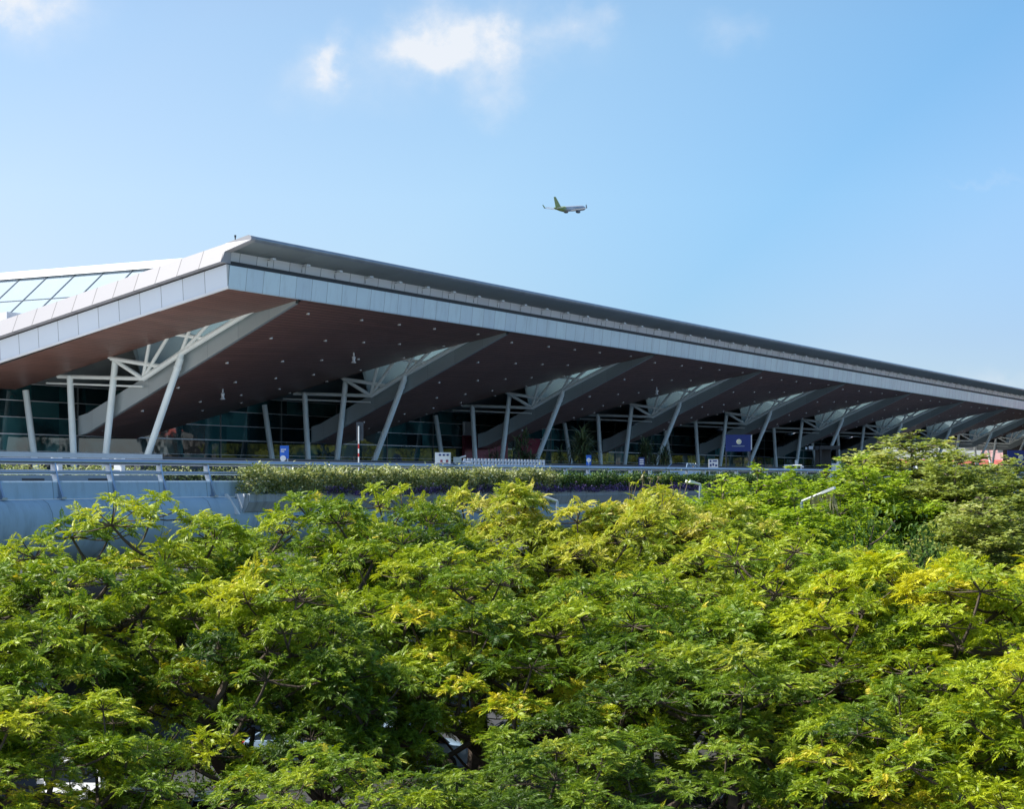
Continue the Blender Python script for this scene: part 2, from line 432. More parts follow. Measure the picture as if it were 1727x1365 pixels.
def build_bay(hm, vmax):
    """all parts of the bay that starts at the first girder"""
    lo = lambda v: S_lo(v, hm)
    uw = U0 + .25
    ul = lambda v: uw + max(0, v - 18.0) * 2.2
    parts = []
    parts.append(soffit_piece(ul, lambda v: U0 + BAY - gap(v), lo, S_hi, 'soffit'))
    parts.append(roof_piece(ul, lambda v: U0 + BAY - gap(v), lambda v: lo(v) + 1.25, lambda v: S_hi(v) + 2.3, lo, S_hi, vmax))
    g = MB()
    vs = [v for v in VS if .4 <= v < 18.1]
    for side, uu in ((0, U0), (1, uw + .03)):
        g.grid([[P(uu, v, lo(v) - .06) for v in vs], [P(uu, v, lo(v) + 1.22) for v in vs]],
               [[(v, 0) for v in vs], [(v, 1.28) for v in vs]], flip=bool(side))
    g.grid([[P(U0, v, lo(v) - .06) for v in vs], [P(uw + .03, v, lo(v) - .06) for v in vs]],
           [[(v, .3) for v in vs], [(v, .4) for v in vs]], flip=True)
    g.grid([[P(U0, v, lo(v) + 1.22) for v in vs], [P(uw + .03, v, lo(v) + 1.22) for v in vs]],
           [[(v, .3) for v in vs], [(v, .4) for v in vs]])
    gd = g.build('girder', M['girder'], troot); parts.append(gd)
    s = MB()
    vs2 = [1.6, 3, 5, 7, 9, 11, 12.8]
    s.grid([[P(U0 - gap(v) + .02, v, S_hi(v) + 2.25) for v in vs2], [P(U0 + .2, v, lo(v) + 1.27) for v in vs2]])
    parts.append(s.build('skylight_glass', M['frosted'], troot))
    q = MB()
    vl = [12.7, 15, 18, 21, 23.6]
    q.grid([[P(U0 - gap(v), v, S_hi(v) + .42 + .0 * j) for v in vl] if j == 0 else [P(U0 + 9.3 * j, v, S_hi(v) + .42) for v in vl] for j in range(3)])
    q.face([P(U0 + .2, 12.7, lo(12.7) + 1.25), P(U0 + 13, 12.7, S_lo(12.7) + 2.6), P(U0 + 13, 12.7, S_hi(12.7) + .42), P(U0 + .2, 12.7, S_hi(12.7) + 2.2), P(U0 - gap(12.7), 12.7, S_hi(12.7) + 2.2), P(U0 - gap(12.7), 12.7, S_hi(12.7) + .42)])
    parts.append(q.build('light_well_ceiling', M['ceil_grey'], troot))
    # tubular truss
    uc = U0 - .42
    def L(v): return lo(v) + 1.05
    N1 = P(uc, 9.0, L(9) + .05); N2 = P(uc, 12.1, L(12.1) - .05)
    t = MB()
    t.tube([P(uc, .9, L(.9) - .35), P(uc, 3.6, L(3.6) - .05), N1, N2], [.14, .18, .19, .19], 12)
    ch = t.build('skylight_truss', M['steel'], troot, True); parts.append(ch)
    def strut(a, b_, r):
        q = MB(); q.tube([a, b_], r, 10); q.build('strut', M['steel'], ch, True)
    ue = lambda v: U0 - gap(v) - .1
    strut(N2, P(uc, 19.4, 6.75), .14)
    strut(P(uc + .1, 12.2, L(12.2) - .5), P(uc + .1, 20.5, 6.35), .07)
    strut(N2, P(ue(15), 14.6, S_hi(14.6) + .15), .14)
    strut(N2, P(ue(12), 11.0, S_hi(11.0) + .5), .12)
    strut(N2, P(ue(10), 9.2, S_hi(9.2) + .5), .12)
    strut(N1, P(ue(8), 7.6, S_hi(7.6) + .5), .12)
    strut(N1, P(ue(6), 5.6, S_hi(5.6) + .5), .12)
    strut(P(uc, 7.0, L(7)), P(ue(9.5), 9.4, S_hi(9.4) + .25), .13)
    strut(P(uc, 10.6, L(10.6)), P(ue(13), 14.3, S_hi(14.3) - .1), .15)
    strut(P(uc, 4.4, L(4.4)), P(ue(5), 5.6, S_hi(5.6) + .2), .1)
    # four columns on the girder line
    um = U0 - .42
    spec = [(9.0, L(9) - .25, 12.55), (14.4, 7.7, 15.5), (18.35, 6.75, 17.9), (22.3, 5.9, 21.2)]
    for k, (vt, ht, vb) in enumerate(spec):
        c = MB()
        base = np.array(P(um, vb, DECK)); top = np.array(P(um, vt, ht))
        pts = [base, base + (top - base) * .12, base + (top - base) * .5, top]
        c.tube(pts, [.19, .215, .225, .215], 18)
        co = c.build('column', M['column'], troot, True); parts.append(co)
        if k == 0:
            q = MB(); d = (top - base)
            q.tube([base + d * .915, base + d * .935], .25, 18); q.build('collar', M['column'], co, True)
            q = MB(); q.tube([top - d * .06, P(um, 8.9, L(8.9) + .15)], [.23, .18], 14); q.build('collar', M['column'], co, True)
        q = MB(); q.tube([base, base + np.array([0, 0, .12])], .42, 18); q.build('foot_plate', M['concrete'], co, True)
    return parts

def shift_part(o, k, parent=None):
    c = o.copy(); COL.objects.link(c)
    d = E1 * BAY * k
    if parent is None:
        c.parent = troot; c.location = Vector(o.location) + Vector(d)
    else:
        c.parent = parent
    for ch in list(o.children): shift_part(ch, k, c)
    return c
near = build_bay(2.9, 55)
for k in range(1, 7):
    for o in near: shift_part(o, k)
U0s = U0; U0 = U0 + BAY * 7
far = build_bay(5.3, 24)
U0 = U0s
for k in range(1, NB - 7):
    for o in far: shift_part(o, k)

# downlights
dl = MB(); dl.tube([(0, 0, -.06), (0, 0, .10)], .115, 12)
proto = None; rest = MB(); nd = 0
pts = []
for k in range(NB):
    hm = 2.9 if k < 7 else 5.3
    for i, ou in enumerate((2.7, 8.6, 13.1, 17.6, 23.6)):
        for v in (1.4, 4.6, 8.0, 11.4, 14.8, 18.2):
            uu = ou + (.0 if int(v) % 2 else .6) - .05 * v
            t = (uu - .25) / (BAY - gap(v) - .25)
            if not 0.03 < t < .97: continue
            h = S_lo(v, hm) + (S_hi(v) - S_lo(v, hm)) * t
            pts.append(P(U0 + BAY * k + uu, v, h))
for p in pts:
    if nd < 100:
        if proto is None:
            proto = dl.build('downlight', M['trim_disc'], None, True); o = proto
        else:
            o = proto.copy(); COL.objects.link(o)
        o.parent = troot; o.location = Vector(p) - troot.location
        nd += 1
    else:
        rest.tube([np.array(p) + (0, 0, -.07), np.array(p) + (0, 0, .1)], .115, 8)
tag(rest.build('distant_downlights', M['trim_disc'], troot, True), kind='stuff')
# hanging loudspeakers under the soffit
for px, k, ou, v in ((0, 0, 8.2, 12.6), (0, 0, 15.2, 6.6), (0, 2, 14.5, 6.6)):
    t = (ou - .25) / (BAY - gap(v) - .25)
    h = S_lo(v) + (S_hi(v) - S_lo(v)) * t
    q = MB(); c = np.array(P(U0 + BAY * k + ou, v, h))
    q.tube([c, c - (0, 0, .25), c - (0, 0, .3), c - (0, 0, .55), c - (0, 0, .72)], [.06, .05, .14, .09, .2], 10)
    q.build('loudspeaker', M['white'], troot, True)

# front edge, drawn as a profile along the whole length
def strip(name, prof, mat, u0=0.0, u1=UE, smooth=False, n=24, uvy=None):
    mb = MB(); us = [u0 + (u1 - u0) * i / n for i in range(n + 1)]
    acc = [0]
    for a, b_ in zip(prof, prof[1:]): acc.append(acc[-1] + math.hypot(b_[0] - a[0], b_[1] - a[1]))
    mb.grid([[P(u, v, h) for u in us] for v, h in prof], [[(u, acc[k]) for u in us] for k in range(len(prof))], flip=True)
    return mb.build(name, mat, troot, smooth)
strip('fascia', [(0.12, 10.86), (0, 10.86), (-.02, 10.93), (-.15, 12.17), (-.10, 12.2)], M['fascia'])
q = MB()
q.face([P(0, -.02, 10.9), P(-.10, -.02, 12.24), P(-.10, -.16, 12.2), P(0, 0, 10.86)]); q.face([P(0, 0, 10.86), P(-.10, -.16, 12.2), P(0, -.16, 12.2)])
q.face([P(-.10, -.02, 12.24), P(-.10, -.16, 12.2), P(.2, -.16, 12.2), P(.2, -.02, 12.24)])
q.build('corner_trim', M['fascia'], troot)
strip('fascia_ledge', [(-.10, 12.2), (.46, 12.18), (.46, 12.58)], M['dark'])
strip('upper_band', [(.43, 12.54), (.36, 13.08)], M['upper_band'])
strip('eave_lining', [(.38, 13.06), (-1.62, 13.44)], M['lip_under'])
strip('eave_edge', [(-1.60, 13.42), (-1.72, 13.46), (-1.79, 13.54), (-1.80, 13.64), (-1.74, 13.73), (-1.6, 13.78), (.2, 13.42), (1.2, 13.12)], M['lip_edge'], smooth=True)
# floodlights on the upper band
fl = None
for i in range(62):
    u = 4.2 + 3.43 * i
    if fl is None:
        q = MB(); c = np.array(P(u, -.02, 13.0))
        q.box(c, (.36, .2, .12), ax=(E1, E2, np.array([0, 0, 1.]))); 
        fl = q.build('floodlight', M['lamp_lens'], troot)
        q = MB(); q.tube([c + E2 * .05 - (0, 0, .03), np.array(P(u, .39, 12.97)), np.array(P(u, .40, 12.6))], .02, 6)
        q.build('bracket', M['black'], fl); o = fl
    else:
        o = fl.copy(); COL.objects.link(o); o.parent = troot; o.location = Vector(E1 * 3.43 * i)
        c = fl.children[0].copy(); COL.objects.link(c); c.parent = o
# gable edge
def gable(name, a, b_, mat, v0, v1, n=20):
    mb = MB(); vs = [v0 + (v1 - v0) * i / n for i in range(n + 1)]
    mb.grid([[P(a[0], v, a[1] - .205 * v) for v in vs], [P(b_[0], v, b_[1] - .205 * v) for v in vs]],
            [[(v, 0) for v in vs], [(v, 1.2) for v in vs]], flip=False)
    return mb, vs
mb, vs = gable('x', (0.0, 10.92), (-.10, 12.24), None, -.02, 46)
mb.build('gable_lower_fascia', M['end_lower'], troot)
mb, vs = gable('x', (-.62, 12.34), (-.14, 13.42), None, 0, 46)
# underside of the projecting upper band, and the cap of the eave
mb.grid([[P(.15, v, 12.33 - .205 * v) for v in vs], [P(-.62, v, 12.34 - .205 * v) for v in vs]], [[(v, .5) for v in vs]] * 2)
mb.grid([[P(-.14, v, 13.42 - .205 * v) for v in vs], [P(1.6, v, 13.36 - .205 * v) for v in vs]], [[(v, .5) for v in vs]] * 2)
mb.build('gable_upper_fascia', M['end_upper'], troot)
q = MB(); q.hexa([P(.02, .0, 12.2), P(.02, 46, 12.2 - .205 * 46), P(.2, 46, 12.2 - .205 * 46), P(.2, .0, 12.2), P(.02, .0, 12.35), P(.02, 46, 12.35 - .205 * 46), P(.2, 46, 12.35 - .205 * 46), P(.2, .0, 12.35)])
q.build('gable_reveal', M['dark'], troot)
q = MB()
prof = [(0.02, 13.43), (-1.6, 13.79), (-1.74, 13.74), (-1.81, 13.64), (-1.80, 13.53), (-1.72, 13.44), (-.06, 12.93), (.0, 12.30), (.2, 12.30)]
q.face([P(-.16 - (.44 * (13.42 - h) / 1.1 if h < 13.4 else 0), v, h) for v, h in prof], m=0)
q.face([P(.25, v, h) for v, h in prof][::-1], m=0)
for a, b_ in zip(prof, prof[1:]):
    q.face([P(-.16 - max(0, .44 * (13.42 - a[1]) / 1.1), *a), P(-.16 - max(0, .44 * (13.42 - b_[1]) / 1.1), *b_), P(.25, *b_), P(.25, *a)])
q.build('eave_cap', M['cap'], troot)
q = MB()
q.hexa([P(-.06, -.06, 10.86), P(-.06, 46, 10.86 - .205 * 46), P(.10, 46, 10.86 - .205 * 46), P(.10, -.06, 10.86),
        P(-.06, -.06, 11.0), P(-.06, 46, 11.0 - .205 * 46), P(.10, 46, 11.0 - .205 * 46), P(.10, -.06, 11.0)])
q.build('gable_drip_edge', M['white'], troot)
q = MB(); q.tube([P(.3, -.3, 13.4), P(.3, -.3, 13.85)], .035, 8); q.tube([P(.3, -.3, 13.8), P(.3, -.3, 13.92)], .06, 8)
q.build('lightning_rod', M['black'], troot)
# raised glazed monitor behind the gable
q = MB()
def mon(u, v, dn=0): return P(u, v, 14.35 - (12 - u) * .80 - dn)
va, vb_ = 12.0, 52.0
hb = lambda v: max(13.15 - .215 * v, 7.8)
ubm = lambda v: 12 - (14.35 - hb(v)) / .8
vs = [va + (vb_ - va) * i / 20 for i in range(21)]
q.grid([[mon(12, v) for v in vs], [mon(ubm(v), v) for v in vs]])
q.face([P(12.2, va, 14.35), P(12.2, vb_, 14.35), P(15, vb_, 11), P(15, va, 11)][::-1])
q.face([P(12.2, va, 14.35), P(15, va, 11), mon(ubm(va), va), mon(12, va)])
sk = q.build('roof_monitor', M['skyglass'], troot)
q = MB(); q.hexa([P(11.5, va, 14.2), P(11.5, vb_, 14.2), P(12.3, vb_, 14.25), P(12.3, va, 14.25),
                  P(12.05, va, 14.78), P(12.05, vb_, 14.78), P(12.3, vb_, 14.78), P(12.3, va, 14.78)])
q.build('ridge_cap', M['white'], sk)
q = MB()
for i in range(15):
    v = va + .3 + 2.62 * i
    a, b_ = np.array(mon(11.8, v, -.03)), np.array(mon(ubm(v), v, -.03))
    q.hexa([a - E2 * .03, a + E2 * .03, b_ + E2 * .03, b_ - E2 * .03, a - E2 * .03 + (0, 0, .05), a + E2 * .03 + (0, 0, .05), b_ + E2 * .03 + (0, 0, .05), b_ - E2 * .03 + (0, 0, .05)])
for du in (2.6, 5.2):
    v0_ = max(va, (13.15 - (14.35 - .8 * du)) / .215)
    a, b_ = np.array(mon(12 - du, v0_, -.03)), np.array(mon(12 - du, vb_, -.03))
    e = E1 * .02
    q.hexa([a - e, a + e, b_ + e, b_ - e, a - e + (0, 0, .04), a + e + (0, 0, .04), b_ + e + (0, 0, .04), b_ - e + (0, 0, .04)])
q.build('glazing_bars', M['bar_grey'], sk)
q = MB()      # white up-stand further back along the gable
q.hexa([P(.3, 17.6, 9.2), P(.3, 19.5, 8.9), P(1.6, 19.5, 8.9), P(1.6, 17.6, 9.2), P(.3, 17.6, 10.4), P(.3, 19.5, 10.2), P(1.6, 19.5, 10.2), P(1.6, 17.6, 10.4)])
q.build('roof_upstand', M['white'], troot)

# glazed hall front
UG = 199.0
q = MB()
us = [-4 + (UG + 4) * i / 40 for i in range(41)]
q.grid([[P(u, VG, DECK) for u in us], [P(u, VG, 6.9) for u in us]], [[(u, DECK) for u in us], [(u, 6.9) for u in us]], flip=True)
vs = [VG + 3 * i for i in range(12)]
q.grid([[P(UG, v, DECK) for v in vs], [P(UG, v, 6.9) for v in vs]], [[(v, DECK) for v in vs], [(v, 6.9) for v in vs]], flip=True)
q.grid([[P(-4, v, DECK) for v in vs], [P(-4, v, 6.9) for v in vs]], [[(v, DECK) for v in vs], [(v, 6.9) for v in vs]])
cw = q.build('glass_facade', M['facade'], troot)
for h, t in ((1.87, .03), (3.0, .09), (4.13, .05), (5.25, .05), (6.38, .04)):
    q = MB(); q.bbox(-4, UG, VG - .12, VG - .02, h - t / 2, h + t / 2); q.build('transom', M['white'], cw)
for i in range(27):
    u = -3.4 + 7.8 * i
    q = MB(); q.bbox(u - .04, u + .04, VG - .10, VG - .01, DECK, 6.9); q.build('mullion', M['girder'], cw)
# crimson shop front panels with a lettered header
q = MB()
q.bbox(64, 72.4, VG - .5, VG - .2, DECK, 4.15); q.bbox(75.2, 79.2, VG - .5, VG - .2, DECK, 4.15)
q.build('crimson_wall_panel', M['crimson'], troot)
q = MB(); q.bbox(64.1, 65.9, VG - .45, VG - .2, 4.17, 5.5); q.build('white_reflection_panel', M['white'], troot)  # bright reflection in the hall glass, built as a white panel
q = MB()
rng = random.Random(3)
def strokes(mb, u0, u1, v, h0, h1, n):
    for i in range(n):
        a = u0 + (u1 - u0) * i / n; w = (u1 - u0) / n
        mb.bbox(a + w * .1, a + w * .28, v, v + .05, h0, h1)
        if i % 3 != 1: mb.bbox(a + w * .28, a + w * .8, v, v + .05, h1 - (h1 - h0) * .25, h1)
        if i % 2: mb.bbox(a + w * .62, a + w * .8, v, v + .05, h0, h1 - (h1 - h0) * .3)
strokes(q, 66.9, 68.9, VG - .6, 4.25, 4.75, 5); q.build('header_lettering', M['girder'], troot)
q = MB(); strokes(q, 70.4, 72.6, VG - .6, 4.2, 4.62, 5); q.build('header_lettering', M['yellow'], troot)

# ============================================================ GROUND, DECK
q = MB(); q.face([(-3000, -300, 0), (3000, -300, 0), (3000, 6000, 0), (-3000, 6000, 0)])
tag(q.build('ground', M['asphalt']), kind='structure')
q = MB(); q.face([(-40, 18, .006), (60, 18, .006), (60, 40, .006), (-40, 40, .006)]); 
tag(q.build('planting_bed', M['soil']), kind='structure')
q = MB()
nseg = 40; us = [-120 + 420 * i / nseg for i in range(nseg + 1)]
prof = [(-15.05, -.74), (-15.75, -.78), (-16.02, -.92), (-16.22, -1.25), (-16.3, -1.7), (-16.18, -2.2), (-15.85, -2.7), (-15.2, -3.1), (-14.0, -3.4), (-6, -3.55), (20, -3.55), (60, -3.55)]
acc = [0]
for a, b_ in zip(prof, prof[1:]): acc.append(acc[-1] + math.hypot(b_[0] - a[0], b_[1] - a[1]))
q.grid([[P(u, v, h) for u in us] for v, h in prof], [[(u, -acc[k]) for u in us] for k in range(len(prof))], m=0)
q.grid([[P(u, -15.05, DECK) for u in us], [P(u, -3, DECK) for u in us]], [[(u, 0) for u in us]] * 2, m=1)
q.grid([[P(u, -3, DECK) for u in us], [P(u, -3, DECK + .15) for u in us], [P(u, 60, DECK + .15) for u in us]], [[(u, 0) for u in us]] * 3, m=2)
tag(q.build('elevated_road', [M['concrete'], M['deckroad'], M['paving']], smooth=True), kind='structure')
q = MB(); q.bbox(-120, 300, -15.6, -15.2, -.76, -.10)
o = MB()
# parapet with a slightly sloped coping
us = [-120 + 420 * i / 60 for i in range(61)]
pr = [(-15.62, -.76), (-15.55, -.13), (-15.5, -.08), (-15.2, -.08), (-15.2, DECK)]
o.grid([[P(u, v, h) for u in us] for v, h in pr], [[(u, h) for u in us] for v, h in pr], flip=True)
tag(o.build('bridge_parapet', M['parapet'], loc=P(0, -15.4, -.7)), 'low blue grey concrete parapet along the edge of the elevated road', 'parapet')
# outer railing
rr = empty('guard_railing', P(-10, -15.4, -.1), 'thick blue grey tube railing on curved posts at the outer edge of the elevated road', 'railing')
q = MB(); q.tube([P(u, -15.3, .66) for u in (-120, -60, -20, 20, 60, 120, 200, 300)], .125, 14); q.build('top_rail', M['rail'], rr, True)
q = MB(); q.tube([P(u, -15.38, .235) for u in (-120, -60, -20, 20, 60, 120, 200, 300)], .075, 10); q.build('mid_rail', M['rail'], rr, True)
pp = None
ub = -38.5 + .0
# first post so that a post top falls on photo x = 87
post_u0 = (155700 / (2490 - 87) - 98 + .489 * 15.3) / .872
for i in range(-3, 42):
    u = post_u0 + 2.98 * i
    if pp is None:
        q = MB()
        cl = [(-15.3, .62), (-15.33, .30), (-15.42, 0), (-15.56, -.35), (-15.72, -.68)]
        w = [.20, .26, .24, .20, .16]
        for side, uu in ((0, u - .045), (1, u + .045)):
            q.grid([[P(uu, v - a / 2, h) for (v, h), a in zip(cl, w)], [P(uu, v + a / 2, h) for (v, h), a in zip(cl, w)]], flip=bool(side))
        q.grid([[P(u - .045, v - a / 2, h) for (v, h), a in zip(cl, w)], [P(u + .045, v - a / 2, h) for (v, h), a in zip(cl, w)]], flip=True)
        q.grid([[P(u - .045, v + a / 2, h) for (v, h), a in zip(cl, w)], [P(u + .045, v + a / 2, h) for (v, h), a in zip(cl, w)]])
        q.bbox(u - .12, u + .12, -15.86, -15.6, -.76, -.68)
        pp = q.build('post', M['rail'], rr); ubase = u
    else:
        c = pp.copy(); COL.objects.link(c); c.parent = rr; c.location = Vector(E1 * (u - ubase))
# inner railing on its own low wall
ri = empty('guard_railing', P(-10, -8, DECK), 'flat topped inner railing on a low slotted wall, behind the thick tube railing', 'railing')
q = MB(); q.bbox(-120, -15, -8.12, -7.86, .93, 1.15); q.build('top_rail', M['rail'], ri)
q = MB(); q.bbox(-120, -15, -8.08, -7.94, .30, .40); q.build('mid_rail', M['rail'], ri)
q = MB(); q.bbox(-120, -15, -8.15, -7.8, DECK, .16); wl = q.build('base_wall', M['parapet'], ri)
for i in range(9):
    u = -52 + 4.0 * i
    q = MB(); q.bbox(u, u + 1.3, -8.17, -8.14, -.12, .02); q.build('slot', M['dark'], wl)
    q = MB(); q.bbox(u + 2.1, u + 2.35, -8.2, -7.75, .16, .94); q.build('post', M['white'], ri)
q = MB(); q.bbox(-14.6, 190, -6.4, -6.0, DECK, .98); q.bbox(-14.6, 190, -6.45, -5.95, .99, 1.07)
tag(q.build('kerb_barrier', M['kerb_dark'], loc=P(-14.6, -6.2, DECK)), 'long dark low barrier in front of the slanting column feet', 'barrier')
# supports below
for i, (px, Z) in enumerate(((74, 74), (368, 83), (700, 97))):
    x, y, _ = at(px, 1000, Z)
    q = MB(); q.tube([(x, y, 0), (x, y, 5.6), (x, y, 6.6)], [.58, .58, 1.0], 24)
    lab = ['pale round pier under the elevated road, seen between leaves at the far left',
           'pale round pier under the elevated road, right of the far left pier',
           'pale round pier under the elevated road, behind bare dark branches'][i]
    tag(q.build('bridge_pier', M['pale_concrete'], smooth=True, loc=(x, y, 0)), lab, 'pier', 'piers of the elevated road')
# planter along the outside of the elevated road
UP0, UP1 = -19.3, 62.0
pl = empty('planter_trough', P(UP0, -16.4, -1.4), 'long grey concrete planter trough with streaked rim and sunlit triangular end', 'planter')
q = MB()
us = [UP0 + (UP1 - UP0) * i / 30 for i in range(31)]
pr = [(-16.30, -1.42), (-16.36, -1.40), (-16.58, -.99), (-16.52, -.97), (-16.54, -.66), (-16.40, -.66), (-16.40, -.8), (-15.7, -.8)]
q.grid([[P(u, v, h) for u in us] for v, h in pr], [[(u, h) for u in us] for v, h in pr], flip=True)
q.build('trough', M['planter'], pl)
q = MB(); q.face([P(UP0 + .1, -15.76, -.64), P(UP0 - .32, -16.58, -.64), P(UP0 - .32, -16.58, -.9), P(UP0 - .18, -16.30, -1.48), P(UP0 - .12, -16.2, -1.48)])
q.face([P(UP0 + .06, -15.76, -.64), P(UP0 + .06, -16.58, -.64), P(UP0 + .06, -16.58, -.9), P(UP0 + .06, -16.30, -1.48), P(UP0 + .06, -16.2, -1.48)][::-1])
q.build('end_plate', M['white'], pl)  # end plate turned sunward; sunlight on the concrete put into the white
q = MB(); q.hexa([P(UP0 - .55, -16.02, -1.5), P(UP0 - .55, -16.5, -1.5), P(UP0 - .45, -16.5, -1.5), P(UP0 - .45, -16.02, -1.5),
                  P(UP0 - .55, -15.7, -.64), P(UP0 - .55, -15.82, -.64), P(UP0 - .45, -15.82, -.64), P(UP0 - .45, -15.7, -.64)])
q.build('bracket', M['white'], pl)  # sunlit strip, its brightness put into the white colour
#DECKTHINGS
# ============================================================ FOLIAGE TOOLS
def leaf_mesh(name, pos, fwd, up, length, tone, tv, tf, mat, parent=None, loc=(0, 0, 0), smooth=False):
    """one mesh of many leaves: template (tv, tf quads) put at pos, pointing along fwd"""
    pos = np.asarray(pos, float); fwd = np.asarray(fwd, float); up = np.asarray(up, float)
    fwd = fwd / (np.linalg.norm(fwd, axis=1, keepdims=True) + 1e-9)
    side = np.cross(up, fwd); side /= (np.linalg.norm(side, axis=1, keepdims=True) + 1e-9)
    nrm = np.cross(fwd, side)
    L = np.asarray(length, float).reshape(-1, 1, 1)
    co = pos[:, None, :] + L * (tv[None, :, 0:1] * fwd[:, None, :] + tv[None, :, 1:2] * side[:, None, :] + tv[None, :, 2:3] * nrm[:, None, :])
    n, k = len(pos), len(tv)
    co = co.reshape(-1, 3)
    fi = (np.arange(n)[:, None, None] * k + tf[None]).reshape(-1)
    me = bpy.data.meshes.new(name)
    me.vertices.add(len(co)); me.vertices.foreach_set('co', co.ravel())
    nf = n * len(tf)
    me.loops.add(nf * 4); me.loops.foreach_set('vertex_index', fi)
    me.polygons.add(nf); me.polygons.foreach_set('loop_start', np.arange(nf) * 4); me.polygons.foreach_set('loop_total', np.full(nf, 4))
    a = me.attributes.new('tone', 'FLOAT', 'POINT')
    a.data.foreach_set('value', np.repeat(np.asarray(tone, float), k))
    me.materials.append(mat)
    me.update(calc_edges=True); me.validate()
    o = bpy.data.objects.new(name, me); COL.objects.link(o)
    if parent is not None: o.parent = parent
    o.location = loc
    return o

def pinnate(npair=10, wid=.072, plen=.32, droop=.32, start=.12):
    """feathery compound leaf, length 1 along x"""
    rg = np.random.default_rng(77)
    v, f = [], []
    def z(x): return .10 * x - droop * x * x
    def quad(p):
        i = len(v); v.extend(p); f.append([i, i + 1, i + 2, i + 3])
    for k in range(npair):
        x = start + (1 - start) * k / (npair - .3)
        l = plen * (.55 + .63 * math.sin(math.pi * min(1, .18 + .78 * x))) * rg.uniform(.85, 1.15)
        for s in (-1, 1):
            a = R(60 - 24 * x + rg.normal(0, 5)); tw = rg.normal(0, .8); dz_ = rg.normal(-.16, .16)
            dx, dy = math.cos(a), s * math.sin(a)
            b0 = (x, 0, z(x)); tip = (x + l * dx, l * dy, z(x) + dz_ * l)
            mx, my = x + l * .5 * dx, l * .5 * dy
            px, py = -dy * wid * .5, dx * wid * .5
            mz = z(x) + .25 * dz_ * l
            quad([b0, (mx + px, my + py, mz + tw * wid * .5), tip, (mx - px, my - py, mz - tw * wid * .5)])
    quad([(.9, 0, z(.9)), (1.05, wid * .5, z(1.0)), (1.26, 0, z(1.2)), (1.05, -wid * .5, z(1.0))])
    quad([(0, -.008, 0), (0, .008, 0), (1, .006, z(1.0)), (1, -.006, z(1.0))])
    return np.array(v), np.array(f)

RHOMB = (np.array([(0, 0, 0), (.5, .27, .06), (1, 0, -.06), (.5, -.27, .06)]), np.array([[0, 1, 2, 3]]))
ELLIP = (np.array([(0, 0, 0), (.3, .2, .05), (.7, .19, .03), (1, 0, -.12), (.7, -.19, .03), (.3, -.2, .05), (.5, 0, -.02)]),
         np.array([[0, 6, 2, 1], [6, 3, 3, 2], [0, 5, 4, 6], [6, 4, 3, 3]]))
ELLIP = (np.array([(0, 0, 0), (.35, .21, .07), (.75, .15, .02), (1, 0, -.12), (.35, 0, -.02), (.75, 0, -.05), (.35, -.21, .07), (.75, -.15, .02)]),
         np.array([[0, 4, 1, 0], [4, 5, 2, 1], [5, 3, 2, 5], [0, 6, 4, 0], [4, 6, 7, 5], [5, 7, 3, 5]]))
ELLIP = (np.array([(0, 0, 0), (.45, .22, .07), (1, 0, -.10), (.5, 0, -.03), (.45, -.22, .07)]), np.array([[0, 3, 2, 1], [0, 4, 2, 3]]))
STRAP = (np.array([(0, -.035, 0), (0, .035, 0), (.55, .045, .06), (.55, -.045, .06), (1, 0, -.22), (1, .004, -.22)]), np.array([[0, 1, 2, 3], [3, 2, 5, 4]]))

def limb_mesh(name, nodes, parent_idx, radius, mat, parent, nside=6):
    mb = MB()
    n = len(nodes)
    for i in range(n):
        p = parent_idx[i]
        if p < 0: continue
        a, b_ = np.array(nodes[p]), np.array(nodes[i])
        ra, rb = radius[p], radius[i]
        if np.linalg.norm(b_ - a) < 1e-4: continue
        ra = min(ra, rb * 1.9)
        mid = (a + b_) / 2 + np.array([0, 0, -.04]) * np.linalg.norm(b_ - a)
        ns = nside if rb > .03 else 4
        mb.tube([a, mid, b_], [ra, (ra + rb) / 2, rb], ns, cap=False)
    return mb.build(name, mat, parent, True, world=False)

def grow(fork_nodes, fork_parent, targets, pref=.55):
    nodes = [np.array(p, float) for p in fork_nodes]; par = list(fork_parent)
    org = nodes[-1] if len(nodes) == 1 else nodes[1]
    order = sorted(range(len(targets)), key=lambda i: np.linalg.norm(targets[i] - org))
    tip_of = {}
    for i in order:
        t = targets[i]
        dt = np.linalg.norm(t - org)
        best, bc = 0, 1e9
        for j, q in enumerate(nodes):
            if j == 0: continue
            d = np.linalg.norm(t - q)
            back = max(0, np.linalg.norm(q - org) - dt * .9)
            c = d + pref * 0 + back * 2 + (0 if q[2] < t[2] + .1 else 1.2 * (q[2] - t[2]))
            if c < bc: bc, best = c, j
        m = (nodes[best] * .45 + t * .55) + np.array([0, 0, -.10 * np.linalg.norm(t - nodes[best])])
        if np.linalg.norm(t - nodes[best]) > .8:
            nodes.append(m); par.append(best); best = len(nodes) - 1
        nodes.append(t); par.append(best); tip_of[i] = len(nodes) - 1
    cnt = [0] * len(nodes)
    for i in tip_of.values():
        j = i
        while j >= 0: cnt[j] += 1; j = par[j]
    return nodes, par, cnt

